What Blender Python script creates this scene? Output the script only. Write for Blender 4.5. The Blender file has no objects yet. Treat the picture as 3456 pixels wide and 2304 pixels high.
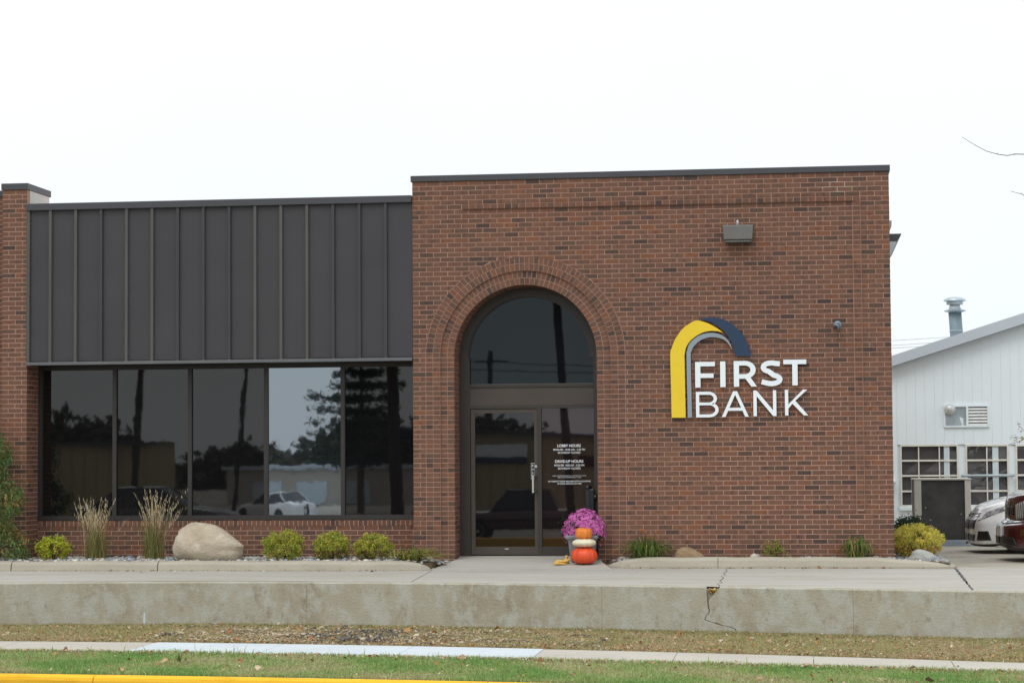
import bpy, math, random
import numpy as np
from mathutils import Vector, Matrix

random.seed(7)
rng = np.random.default_rng(7)
S = bpy.context.scene
COL = S.collection
R = math.radians

# ------------------------------------------------------------------ camera
cam_d = bpy.data.cameras.new('camera')
cam = bpy.data.objects.new('camera', cam_d)
COL.objects.link(cam)
CAM = Vector((5.4345, -31.0521, 1.3212))
yaw, pitch, roll = 0.1285, 0.0531, -0.0070
fwd = Vector((-math.sin(yaw) * math.cos(pitch), math.cos(yaw) * math.cos(pitch), math.sin(pitch)))
rgt = Vector((math.cos(yaw), math.sin(yaw), 0))
upv = rgt.cross(fwd)
r2 = math.cos(roll) * rgt + math.sin(roll) * upv
u2 = -math.sin(roll) * rgt + math.cos(roll) * upv
mw = Matrix.Identity(4)
for i in range(3):
    mw[i][0], mw[i][1], mw[i][2], mw[i][3] = r2[i], u2[i], -fwd[i], CAM[i]
cam.matrix_world = mw
cam_d.sensor_width = 36
cam_d.lens = 7500 / 3456 * 36
cam_d.clip_start = 0.5
cam_d.clip_end = 3000
S.camera = cam

# ------------------------------------------------------------------ light
SUN_EL, SUN_AZ = 52, 205          # compass-like: azimuth of the sun measured from +Y clockwise
w = bpy.data.worlds.new('World')
S.world = w
w.use_nodes = True
nt = w.node_tree
nt.nodes.clear()
out = nt.nodes.new('ShaderNodeOutputWorld')
bg = nt.nodes.new('ShaderNodeBackground')
sky = nt.nodes.new('ShaderNodeTexSky')
sky.sky_type = 'NISHITA'
sky.sun_disc = False
sky.sun_elevation = R(SUN_EL)
sky.sun_rotation = R(SUN_AZ)
mul = nt.nodes.new('ShaderNodeMix'); mul.data_type = 'RGBA'; mul.blend_type = 'MULTIPLY'
mul.inputs[0].default_value = 1.0
mul.inputs[7].default_value = (0.07, 0.07, 0.07, 1)
nt.links.new(sky.outputs[0], mul.inputs[6])
tc = nt.nodes.new('ShaderNodeTexCoord')
noi = nt.nodes.new('ShaderNodeTexNoise')
noi.inputs['Scale'].default_value = 2.3
noi.inputs['Detail'].default_value = 5
nt.links.new(tc.outputs['Generated'], noi.inputs['Vector'])
rmp = nt.nodes.new('ShaderNodeValToRGB')
rmp.color_ramp.elements[0].position = 0.3
rmp.color_ramp.elements[0].color = (0.905, 0.965, 0.995, 1)
rmp.color_ramp.elements[1].position = 0.7
rmp.color_ramp.elements[1].color = (0.985, 1.005, 1.01, 1)
nt.links.new(noi.outputs[0], rmp.inputs[0])
sepw = nt.nodes.new('ShaderNodeSeparateXYZ')
nt.links.new(tc.outputs['Generated'], sepw.inputs[0])
grw = nt.nodes.new('ShaderNodeMapRange')
grw.inputs['From Min'].default_value = 0.0
grw.inputs['From Max'].default_value = 1.0
grw.inputs['To Min'].default_value = 0.77
grw.inputs['To Max'].default_value = 1.28
nt.links.new(sepw.outputs[2], grw.inputs['Value'])
ovc = nt.nodes.new('ShaderNodeVectorMath'); ovc.operation = 'SCALE'
nt.links.new(rmp.outputs[0], ovc.inputs[0])
nt.links.new(grw.outputs[0], ovc.inputs['Scale'])
mix = nt.nodes.new('ShaderNodeMix'); mix.data_type = 'RGBA'
mix.inputs[0].default_value = 0.9
nt.links.new(mul.outputs[2], mix.inputs[6])
nt.links.new(ovc.outputs[0], mix.inputs[7])
nt.links.new(mix.outputs[2], bg.inputs['Color'])
bg.inputs['Strength'].default_value = 1.0
nt.links.new(bg.outputs[0], out.inputs[0])

sl = bpy.data.lights.new('sun', 'SUN')
sl.energy = 0.7
sl.angle = R(28)
sl.color = (1.0, 0.97, 0.92)
so = bpy.data.objects.new('sun', sl)
COL.objects.link(so)
az = R(SUN_AZ)
sdir = Vector((math.sin(az) * math.cos(R(SUN_EL)), math.cos(az) * math.cos(R(SUN_EL)), math.sin(R(SUN_EL))))
so.rotation_euler = sdir.to_track_quat('Z', 'Y').to_euler()
so.location = (0, -40, 40)

S.view_settings.view_transform = 'Standard'
S.view_settings.look = 'None'
S.view_settings.exposure = 0.42
S.view_settings.gamma = 1.0
S.view_settings.use_curve_mapping = False
S.cycles.use_denoising = True
S.cycles.max_bounces = 6
S.cycles.diffuse_bounces = 3
S.cycles.glossy_bounces = 4
S.cycles.transparent_max_bounces = 6


# ------------------------------------------------------------------ materials
def srgb(r, g, b, k=1.0):
    f = lambda c: ((c / 255 + 0.055) / 1.055) ** 2.4 if c > 10 else c / 255 / 12.92
    return (f(r) * k, f(g) * k, f(b) * k, 1)


class NT:
    def __init__(s, name):
        s.m = bpy.data.materials.new(name)
        s.m.use_nodes = True
        s.t = s.m.node_tree
        s.b = s.t.nodes['Principled BSDF']

    def n(s, typ, **kw):
        nd = s.t.nodes.new('ShaderNode' + typ)
        for k, v in kw.items():
            if k in nd.inputs:
                if hasattr(v, 'outputs') or isinstance(v, bpy.types.NodeSocket):
                    s.l(v, nd.inputs[k])
                else:
                    nd.inputs[k].default_value = v
            else:
                setattr(nd, k, v)
        return nd

    def l(s, a, b):
        if hasattr(a, 'outputs'):
            a = a.outputs[0]
        s.t.links.new(a, b)

    def ramp(s, fac, stops, interp='LINEAR'):
        nd = s.t.nodes.new('ShaderNodeValToRGB')
        cr = nd.color_ramp
        cr.interpolation = interp
        while len(cr.elements) < len(stops):
            cr.elements.new(0.5)
        for e, (p, c) in zip(cr.elements, stops):
            e.position = p
            e.color = c if len(c) == 4 else (*c, 1)
        s.l(fac, nd.inputs[0])
        return nd.outputs[0]

    def mix(s, fac, a, b, mode='MIX'):
        nd = s.t.nodes.new('ShaderNodeMix')
        nd.data_type = 'RGBA'
        nd.blend_type = mode
        for v, i in ((fac, 0), (a, 6), (b, 7)):
            if hasattr(v, 'outputs') or isinstance(v, bpy.types.NodeSocket):
                s.l(v, nd.inputs[i])
            else:
                nd.inputs[i].default_value = v
        return nd.outputs[2]

    def pos(s, scale=(1, 1, 1)):
        g = s.n('NewGeometry')
        mp = s.n('Mapping')
        s.l(g.outputs['Position'], mp.inputs[0])
        mp.inputs['Scale'].default_value = scale
        return mp.outputs[0]

    def noise(s, vec, scale, detail=4, rough=0.55):
        nd = s.n('TexNoise', Scale=scale, Detail=detail, Roughness=rough)
        s.l(vec, nd.inputs['Vector'])
        return nd.outputs[0]

    def bump(s, h, strength=0.3, dist=0.01):
        nd = s.n('Bump', Strength=strength, Distance=dist)
        s.l(h, nd.inputs['Height'])
        s.l(nd.outputs[0], s.b.inputs['Normal'])

    def done(s, color=None, rough=0.8, spec=0.3, metal=0.0):
        if color is not None:
            if hasattr(color, 'outputs') or isinstance(color, bpy.types.NodeSocket):
                s.l(color, s.b.inputs['Base Color'])
            else:
                s.b.inputs['Base Color'].default_value = color
        s.b.inputs['Roughness'].default_value = rough
        s.b.inputs['Specular IOR Level'].default_value = spec
        s.b.inputs['Metallic'].default_value = metal
        return s.m


def simple(name, col, rough=0.6, spec=0.4, metal=0.0, var=0.12, scale=6.0, bump=0.0, bscale=60):
    t = NT(name)
    p = t.pos()
    n = t.noise(p, scale, 5)
    lo = tuple(c * (1 - var) for c in col[:3]) + (1,)
    hi = tuple(min(1, c * (1 + var)) for c in col[:3]) + (1,)
    c = t.ramp(n, [(0.3, lo), (0.7, hi)])
    if bump:
        t.bump(t.noise(p, bscale, 3), bump, 0.005)
    return t.done(c, rough, spec, metal)


def brick_mat(name, mode):
    t = NT(name)
    if mode == 'obj':
        f = t.n('ObjectInfo').outputs['Random']
    else:
        a = t.n('Attribute', attribute_name='rnd')
        f = a.outputs['Fac']
    c = t.ramp(f, [(0.0, (0.078, 0.058, 0.052)), (0.06, (0.108, 0.074, 0.060)), (0.15, (0.140, 0.088, 0.066)),
                   (0.32, (0.165, 0.098, 0.068)), (0.50, (0.176, 0.097, 0.069)), (0.66, (0.186, 0.110, 0.075)),
                   (0.84, (0.194, 0.102, 0.069)), (0.95, (0.206, 0.100, 0.064)), (1.0, (0.225, 0.106, 0.060))])
    off = t.n('Combine' + 'XYZ')
    m1 = t.n('Math', operation='MULTIPLY'); t.l(f, m1.inputs[0]); m1.inputs[1].default_value = 37.0
    t.l(m1, off.inputs[0]); t.l(m1, off.inputs[2])
    add = t.n('VectorMath', operation='ADD')
    t.l(t.pos((1, 1, 1)), add.inputs[0]); t.l(off, add.inputs[1])
    n1 = t.noise(add.outputs[0], 13, 4)
    sm = t.ramp(n1, [(0.54, (0, 0, 0)), (0.64, (1, 1, 1))])
    smf = t.n('Math', operation='MULTIPLY'); t.l(sm, smf.inputs[0]); smf.inputs[1].default_value = 0.55
    c = t.mix(smf, c, (0.07, 0.05, 0.052, 1))
    n2 = t.noise(add.outputs[0], 90, 4)
    c = t.mix(0.5, c, t.ramp(n2, [(0.3, (0.35, 0.35, 0.35)), (0.7, (0.65, 0.65, 0.65))]), 'OVERLAY')
    # broad lot-to-lot drift of the firing colour across the wall
    n3 = t.noise(t.pos(), 0.45, 2)
    c = t.mix(0.35, c, t.ramp(n3, [(0.35, (0.42, 0.42, 0.46)), (0.65, (0.60, 0.55, 0.5))]), 'OVERLAY')
    c = t.mix(1.0, c, (0.93, 0.885, 0.875, 1), 'MULTIPLY')
    t.bump(n2, 0.5, 0.002)
    return t.done(c, 0.88, 0.2)


def mortar_mat():
    t = NT('mortar')
    p = t.pos()
    c = t.ramp(t.noise(p, 3, 4), [(0.3, (0.38, 0.225, 0.170)), (0.7, (0.455, 0.275, 0.210))])
    # white lime bloom near the upper corner
    sep = t.n('SeparateXYZ'); t.l(p, sep.inputs[0])
    dx = t.n('Math', operation='SUBTRACT'); t.l(sep.outputs[0], dx.inputs[0]); dx.inputs[1].default_value = 6.0
    dz = t.n('Math', operation='SUBTRACT'); t.l(sep.outputs[2], dz.inputs[0]); dz.inputs[1].default_value = 5.08
    hx = t.n('Math', operation='ABSOLUTE'); t.l(dx, hx.inputs[0])
    hz = t.n('Math', operation='ABSOLUTE'); t.l(dz, hz.inputs[0])
    ax = t.n('Math', operation='MULTIPLY'); t.l(hx, ax.inputs[0]); ax.inputs[1].default_value = 1.6
    az_ = t.n('Math', operation='MULTIPLY'); t.l(hz, az_.inputs[0]); az_.inputs[1].default_value = 3.2
    sm = t.n('Math', operation='ADD'); t.l(ax, sm.inputs[0]); t.l(az_, sm.inputs[1])
    nn = t.noise(p, 6, 3)
    ad = t.n('Math', operation='ADD'); t.l(sm, ad.inputs[0]); t.l(nn, ad.inputs[1])
    f = t.ramp(ad, [(0.80, (1, 1, 1)), (1.0, (0, 0, 0))])
    c = t.mix(f, c, (0.50, 0.42, 0.36, 1))
    t.bump(t.noise(p, 200, 3), 0.4, 0.002)
    return t.done(c, 0.95, 0.1)


def concrete(name, a, b, stain=None, scale=1.2, fine=0.25, stretch=(1, 1, 1), stainp=(0.5, 0.62), bump=0.3):
    t = NT(name)
    p = t.pos(stretch)
    c = t.ramp(t.noise(p, scale, 6, 0.65), [(0.32, a), (0.68, b)])
    if stain:
        f = t.ramp(t.noise(p, scale * 2.7, 8, 0.7), [(stainp[0], (0, 0, 0)), (stainp[1], (1, 1, 1))])
        c = t.mix(f, c, stain)
    g = t.ramp(t.noise(t.pos(), 160, 3), [(0.3, (0.5 - fine / 2,) * 3), (0.7, (0.5 + fine / 2,) * 3)])
    c = t.mix(1.0, c, g, 'OVERLAY')
    t.bump(t.noise(t.pos(), 90, 5), bump, 0.004)
    return t.done(c, 0.92, 0.15)


def vcol(name, rough=0.75, spec=0.25, trans=0.0, sss=0.0):
    t = NT(name)
    a = t.n('Attribute', attribute_name='col')
    t.done(a.outputs['Color'], rough, spec)
    if trans:
        t.b.inputs['Transmission Weight'].default_value = 0
        tr = t.n('BsdfTranslucent')
        t.l(a.outputs['Color'], tr.inputs[0])
        mx = t.n('MixShader')
        mx.inputs[0].default_value = trans
        t.l(t.b, mx.inputs[1]); t.l(tr, mx.inputs[2])
        t.l(mx, t.t.nodes['Material Output'].inputs[0])
    return t.m


def glass(name, base, ior, wav=0.03, scale=1.6, tint=None, rough=0.015):
    t = NT(name)
    p = t.pos((1, 1, 0.8))
    n = t.noise(p, scale, 3, 0.6)
    t.bump(n, wav, 0.02)
    t.done(base, rough, 0.5)
    t.b.inputs['IOR'].default_value = ior
    if tint:
        t.b.inputs['Specular Tint'].default_value = tint
    return t.m


MT = {}
MT['brick'] = brick_mat('brick_single', 'obj')
MT['brickw'] = brick_mat('brick_mass', 'att')
MT['mortar'] = mortar_mat()
MT['coping'] = simple('dark_metal_coping', (0.058, 0.060, 0.068), 0.45, 0.4, 0.0, 0.06, 1.5)
MT['metal'] = simple('dark_metal_panel', (0.050, 0.048, 0.053), 0.5, 0.35, 0.0, 0.07, 1.0)
_m = MT['metal'].node_tree
_g = _m.nodes.new('ShaderNodeNewGeometry'); _n = _m.nodes.new('ShaderNodeTexNoise'); _n.inputs['Scale'].default_value = 1.7; _n.inputs['Detail'].default_value = 2
_b = _m.nodes.new('ShaderNodeBump'); _b.inputs['Strength'].default_value = 0.35; _b.inputs['Distance'].default_value = 0.03
_m.links.new(_g.outputs['Position'], _n.inputs['Vector']); _m.links.new(_n.outputs[0], _b.inputs['Height']); _m.links.new(_b.outputs[0], _m.nodes['Principled BSDF'].inputs['Normal'])
MT['seam'] = simple('olive_metal_seam', (0.082, 0.080, 0.074), 0.45, 0.4, 0.0, 0.15, 0.8)
MT['trim'] = simple('grey_metal_trim', (0.115, 0.12, 0.128), 0.4, 0.5, 0.0, 0.1, 2.0)
MT['flash'] = simple('pale_flashing', (0.55, 0.53, 0.50), 0.5, 0.4, 0.0, 0.12, 2.0)
MT['capside'] = simple('grey_coping', (0.30, 0.30, 0.31), 0.5, 0.4, 0.0, 0.08, 2.0)
MT['bronze'] = simple('bronze_frame', (0.034, 0.027, 0.022), 0.42, 0.5, 0.0, 0.08, 3.0)
MT['bronze2'] = simple('bronze_frame_worn', (0.060, 0.046, 0.037), 0.42, 0.5, 0.0, 0.1, 3.0)
MT['winframe'] = simple('window_frame_dark', (0.028, 0.025, 0.024), 0.45, 0.5, 0.0, 0.08, 3.0)
MT['glass'] = glass('tinted_glass', (0.006, 0.006, 0.007, 1), 1.62, 0.014, 1.4)
MT['glass_m'] = glass('mirror_tinted_glass', (0.012, 0.013, 0.016, 1), 3.7, 0.022, 1.6, (0.80, 0.90, 1.0, 1))
MT['glass_a'] = glass('arch_glass', (0.005, 0.006, 0.008, 1), 1.43, 0.015, 1.1, (0.8, 0.92, 1.0, 1))
MT['glass_s'] = glass('side_glass', (0.010, 0.008, 0.009, 1), 1.74, 0.015, 1.2, (1.0, 0.86, 0.88, 1))
MT['white'] = simple('white_vinyl', (0.78, 0.80, 0.82), 0.5, 0.3, 0, 0.03)
MT['signwhite'] = simple('white_sign_face', (0.80, 0.86, 0.90), 0.45, 0.3, 0, 0.02)
MT['signyellow'] = simple('yellow_sign_face', (0.80, 0.57, 0.035), 0.5, 0.3, 0, 0.03)
MT['signgrey'] = simple('grey_sign_face', (0.27, 0.32, 0.37), 0.5, 0.3, 0, 0.03)
MT['signnavy'] = simple('navy_sign_face', (0.025, 0.048, 0.095), 0.5, 0.3, 0, 0.04)
MT['lampbox'] = simple('lamp_housing', (0.13, 0.125, 0.115), 0.4, 0.5, 0, 0.1, 5)
MT['lens'] = simple('lamp_lens', (0.10, 0.10, 0.095), 0.2, 0.5, 0, 0.1, 30)
MT['camgrey'] = simple('camera_grey', (0.16, 0.20, 0.23), 0.25, 0.6, 0, 0.1, 20)
MT['black'] = simple('black_plastic', (0.012, 0.012, 0.013), 0.4, 0.5, 0, 0.1)
MT['blackpost'] = simple('blue_black_post', (0.014, 0.018, 0.022), 0.35, 0.5, 0, 0.1)
MT['steel'] = simple('brushed_steel', (0.55, 0.54, 0.50), 0.3, 0.5, 0.6, 0.08, 30)
MT['walk'] = concrete('driveway_concrete', (0.38, 0.363, 0.328, 1), (0.45, 0.43, 0.39, 1), (0.37, 0.34, 0.29, 1), 0.7, 0.2, (0.35, 1.6, 1))
MT['slabnew'] = concrete('new_white_concrete', (0.50, 0.545, 0.575, 1), (0.56, 0.605, 0.635, 1), None, 1.2, 0.12, bump=0.1)
MT['slabold'] = concrete('beige_sidewalk', (0.425, 0.395, 0.345, 1), (0.485, 0.45, 0.395, 1), None, 1.2, 0.2, bump=0.2)
MT['kerbc'] = concrete('kerb_concrete', (0.355, 0.322, 0.262, 1), (0.42, 0.385, 0.315, 1), (0.30, 0.235, 0.165, 1), 1.5, 0.15, (1, 1, 3), (0.62, 0.75), 0.12)
def retwall_mat():
    t = NT('weathered_wall_concrete')
    p = t.pos((1, 1, .7))
    c = t.ramp(t.noise(p, 1.3, 7, .65), [(.28, (0.295, 0.255, 0.185)), (.5, (0.375, 0.345, 0.27)), (.70, (0.415, 0.405, 0.345))])
    f = t.ramp(t.noise(t.pos((1.1, 1, .85)), 4.5, 8, .70), [(.48, (0, 0, 0)), (.60, (.7, .7, .7))])
    c = t.mix(f, c, (0.44, 0.45, 0.40, 1))
    f = t.ramp(t.noise(t.pos((1, 1, .6)), 4.0, 8, .75), [(.55, (0, 0, 0)), (.66, (.8, .8, .8))])
    c = t.mix(f, c, (0.26, 0.215, 0.15, 1))
    pit = t.noise(t.pos((1, 1, 1.6)), 24, 4, .6)
    f = t.ramp(pit, [(.66, (0, 0, 0)), (.73, (.8, .8, .8))])
    c = t.mix(f, c, (0.13, 0.105, 0.075, 1))
    g = t.ramp(t.noise(t.pos(), 150, 3), [(.3, (.42,) * 3), (.7, (.58,) * 3)])
    c = t.mix(1.0, c, g, 'OVERLAY')
    inv = t.n('Math', operation='MULTIPLY'); t.l(pit, inv.inputs[0]); inv.inputs[1].default_value = -1
    t.bump(inv, .5, .012)
    return t.done(c, .93, .12)


MT['retwall'] = retwall_mat()
MT['retwall_plain'] = concrete('weathered_wall_concrete', (0.245, 0.215, 0.16, 1), (0.315, 0.31, 0.265, 1), (0.36, 0.375, 0.34, 1), 2.2, 0.35, (1, 1, 1), (0.50, 0.62), 0.9)
MT['retcore'] = concrete('broken_concrete', (0.34, 0.30, 0.26, 1), (0.42, 0.37, 0.31, 1), None, 6, 0.4, bump=1.0)
MT['soil'] = concrete('soil', (0.075, 0.055, 0.038, 1), (0.14, 0.105, 0.07, 1), None, 4, 0.5, bump=1.0)
MT['turf'] = concrete('turf_ground', (0.085, 0.10, 0.04, 1), (0.15, 0.15, 0.065, 1), (0.17, 0.13, 0.08, 1), 2.0, 0.5, bump=1.0)
MT['litterg'] = concrete('litter_ground', (0.25, 0.18, 0.11, 1), (0.34, 0.26, 0.165, 1), (0.22, 0.21, 0.10, 1), 2.0, 0.5, bump=1.0)
MT['asphalt'] = concrete('asphalt', (0.075, 0.075, 0.077, 1), (0.11, 0.11, 0.11, 1), None, 1.5, 0.4, bump=0.5)
MT['lot'] = concrete('lot_concrete', (0.36, 0.33, 0.28, 1), (0.43, 0.395, 0.335, 1), (0.31, 0.28, 0.23, 1), 0.4, 0.2)
MT['seal'] = simple('joint_sealant', (0.03, 0.032, 0.035), 0.6, 0.3, 0, 0.2)
MT['yellowp'] = concrete('yellow_kerb_paint', (0.78, 0.43, 0.03, 1), (0.84, 0.49, 0.045, 1), (0.70, 0.37, 0.025, 1), 2.0, 0.12, (0.4, 1, 3), bump=0.15)
MT['yellowd'] = concrete('old_yellow_paint', (0.74, 0.42, 0.06, 1), (0.82, 0.48, 0.08, 1), None, 2.0, 0.12)
MT['leaf'] = vcol('leaf_foliage', 0.6, 0.3, 0.25)
MT['blade'] = vcol('grass_blade', 0.65, 0.25, 0.3)
MT['petal'] = vcol('petals', 0.7, 0.2, 0.2)
MT['stone'] = vcol('pebble_stone', 0.85, 0.2)
MT['litter'] = vcol('dry_leaf', 0.8, 0.15, 0.15)
MT['stem'] = simple('woody_stem', (0.075, 0.05, 0.035), 0.85, 0.2, 0, 0.2, 40)
MT['bark'] = simple('grey_bark', (0.12, 0.10, 0.085), 0.9, 0.2, 0, 0.3, 12, 0.6, 40)
MT['shed'] = simple('white_siding', (0.73, 0.80, 0.83), 0.55, 0.3, 0, 0.03, 0.8)
MT['shedtrim'] = simple('grey_fascia', (0.47, 0.52, 0.57), 0.5, 0.35, 0, 0.05, 0.8)
MT['shedwin'] = simple('painted_muntin', (0.66, 0.64, 0.58), 0.6, 0.3, 0, 0.12, 8)
MT['shedpost'] = simple('pale_blue_post', (0.55, 0.63, 0.67), 0.6, 0.3, 0, 0.06, 3)
MT['shedglass'] = glass('shed_glass', (0.078, 0.074, 0.076, 1), 1.6, 0.1, 2.0)
MT['galv'] = simple('galvanised_metal', (0.36, 0.42, 0.45), 0.38, 0.5, 0.35, 0.18, 4)
MT['galvl'] = simple('pale_galvanised', (0.55, 0.56, 0.55), 0.35, 0.5, 0.25, 0.1, 6)
MT['stack'] = simple('flue_pipe', (0.17, 0.23, 0.26), 0.5, 0.4, 0.1, 0.12, 6)
MT['acbeige'] = simple('condenser_beige', (0.54, 0.515, 0.46), 0.5, 0.4, 0, 0.06, 4)
MT['acdark'] = simple('condenser_coil', (0.078, 0.076, 0.074), 0.6, 0.35, 0, 0.25, 4)
MT['pad'] = concrete('pad_concrete', (0.26, 0.31, 0.36, 1), (0.33, 0.38, 0.42, 1), None, 3, 0.3)
MT['pot'] = simple('grey_plastic_pot', (0.20, 0.21, 0.235), 0.5, 0.4, 0, 0.1, 6)
MT['carwhite'] = simple('white_car_paint', (0.82, 0.815, 0.82), 0.25, 0.6, 0, 0.02)
MT['carred'] = simple('dark_red_car_paint', (0.045, 0.006, 0.008), 0.14, 0.7, 0.0, 0.05)
MT['cardark'] = simple('dark_car_paint', (0.02, 0.023, 0.03), 0.15, 0.7, 0, 0.05)
for k in ('carwhite', 'carred', 'cardark'):
    MT[k].node_tree.nodes['Principled BSDF'].inputs['Coat Weight'].default_value = 0.8
    MT[k].node_tree.nodes['Principled BSDF'].inputs['Coat Roughness'].default_value = 0.03
MT['carglass'] = glass('car_glass', (0.01, 0.012, 0.013, 1), 1.6, 0.0)
MT['lightglass'] = simple('headlight_glass', (0.42, 0.42, 0.43), 0.06, 0.9, 0.2, 0.75, 11)
MT['chrome'] = simple('chrome', (0.72, 0.72, 0.74), 0.12, 0.5, 0.9, 0.1, 10)
MT['orange'] = simple('amber_marker', (0.85, 0.27, 0.01), 0.3, 0.5, 0, 0.03)
MT['tyre'] = simple('tyre_rubber', (0.014, 0.014, 0.015), 0.75, 0.3, 0, 0.1)
MT['tan'] = simple('tan_metal_siding', (0.42, 0.34, 0.21), 0.6, 0.3, 0, 0.1, 0.5)
MT['pole'] = simple('creosote_pole', (0.055, 0.042, 0.034), 0.9, 0.2, 0, 0.2, 6)
MT['wire'] = simple('wire_black', (0.02, 0.02, 0.02), 0.6, 0.3)
MT['wirefar'] = simple('wire_grey', (0.62, 0.66, 0.70), 0.6, 0.3)


def boulder_mat(name, a, b, vein):
    t = NT(name)
    p = t.pos((1, 1, 1.3))
    c = t.ramp(t.noise(p, 2.6, 7, 0.65), [(0.32, a), (0.62, b)])
    f = t.ramp(t.noise(t.pos((1.2, 1, 3.2)), 2.4, 6, .7), [(.54, (0, 0, 0)), (.64, (.7, .7, .7))])
    c = t.mix(f, c, vein)
    f = t.ramp(t.noise(p, 30, 4, .6), [(.60, (0, 0, 0)), (.72, (.5, .5, .5))])
    c = t.mix(f, c, tuple(q * .6 for q in a) + (1,))
    t.bump(t.noise(p, 14, 9, 0.72), 0.9, 0.03)
    return t.done(c, 0.92, 0.15)


MT['boulder'] = boulder_mat('tan_boulder', (0.38, 0.305, 0.21), (0.56, 0.485, 0.38), (0.66, 0.60, 0.50, 1))
MT['boulder2'] = boulder_mat('brown_boulder', (0.23, 0.15, 0.085), (0.36, 0.25, 0.155), (0.42, 0.32, 0.21, 1))
MT['rockgrey'] = boulder_mat('grey_rock', (0.25, 0.25, 0.24), (0.40, 0.40, 0.38), (0.46, 0.45, 0.42, 1))


def fruit(name, a, b, rough=0.42):
    t = NT(name)
    p = t.pos((1, 1, 0.6))
    c = t.ramp(t.noise(p, 9, 5), [(0.32, a), (0.68, b)])
    t.bump(t.noise(p, 45, 3), 0.12, 0.004)
    return t.done(c, rough, 0.4)


MT['pk_red'] = fruit('red_orange_rind', (0.66, 0.062, 0.020), (0.78, 0.105, 0.028))
MT['pk_white'] = fruit('cream_rind', (0.66, 0.60, 0.42), (0.76, 0.72, 0.55))
MT['pk_orange'] = fruit('orange_rind', (0.66, 0.17, 0.02), (0.76, 0.24, 0.035))
MT['gourd'] = fruit('yellow_gourd_rind', (0.50, 0.27, 0.045), (0.66, 0.42, 0.10))


# ------------------------------------------------------------------ mesh helpers
def link(o, parent=None):
    COL.objects.link(o)
    if parent is not None:
        o.parent = parent
    return o


def tag(o, label=None, cat=None, group=None, kind=None):
    if label: o['label'] = label
    if cat: o['category'] = cat
    if group: o['group'] = group
    if kind: o['kind'] = kind
    return o


def empty(name, loc=(0, 0, 0), rz=0.0):
    o = bpy.data.objects.new(name, None)
    o.location = loc
    o.rotation_euler = (0, 0, rz)
    o.empty_display_size = 0.1
    return link(o)


def mesh_from(name, v, f, mat, smooth=False):
    me = bpy.data.meshes.new(name)
    me.from_pydata([tuple(p) for p in v], [], [tuple(q) for q in f])
    me.materials.append(mat)
    if smooth:
        me.polygons.foreach_set('use_smooth', [True] * len(me.polygons))
    me.update()
    return me


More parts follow.
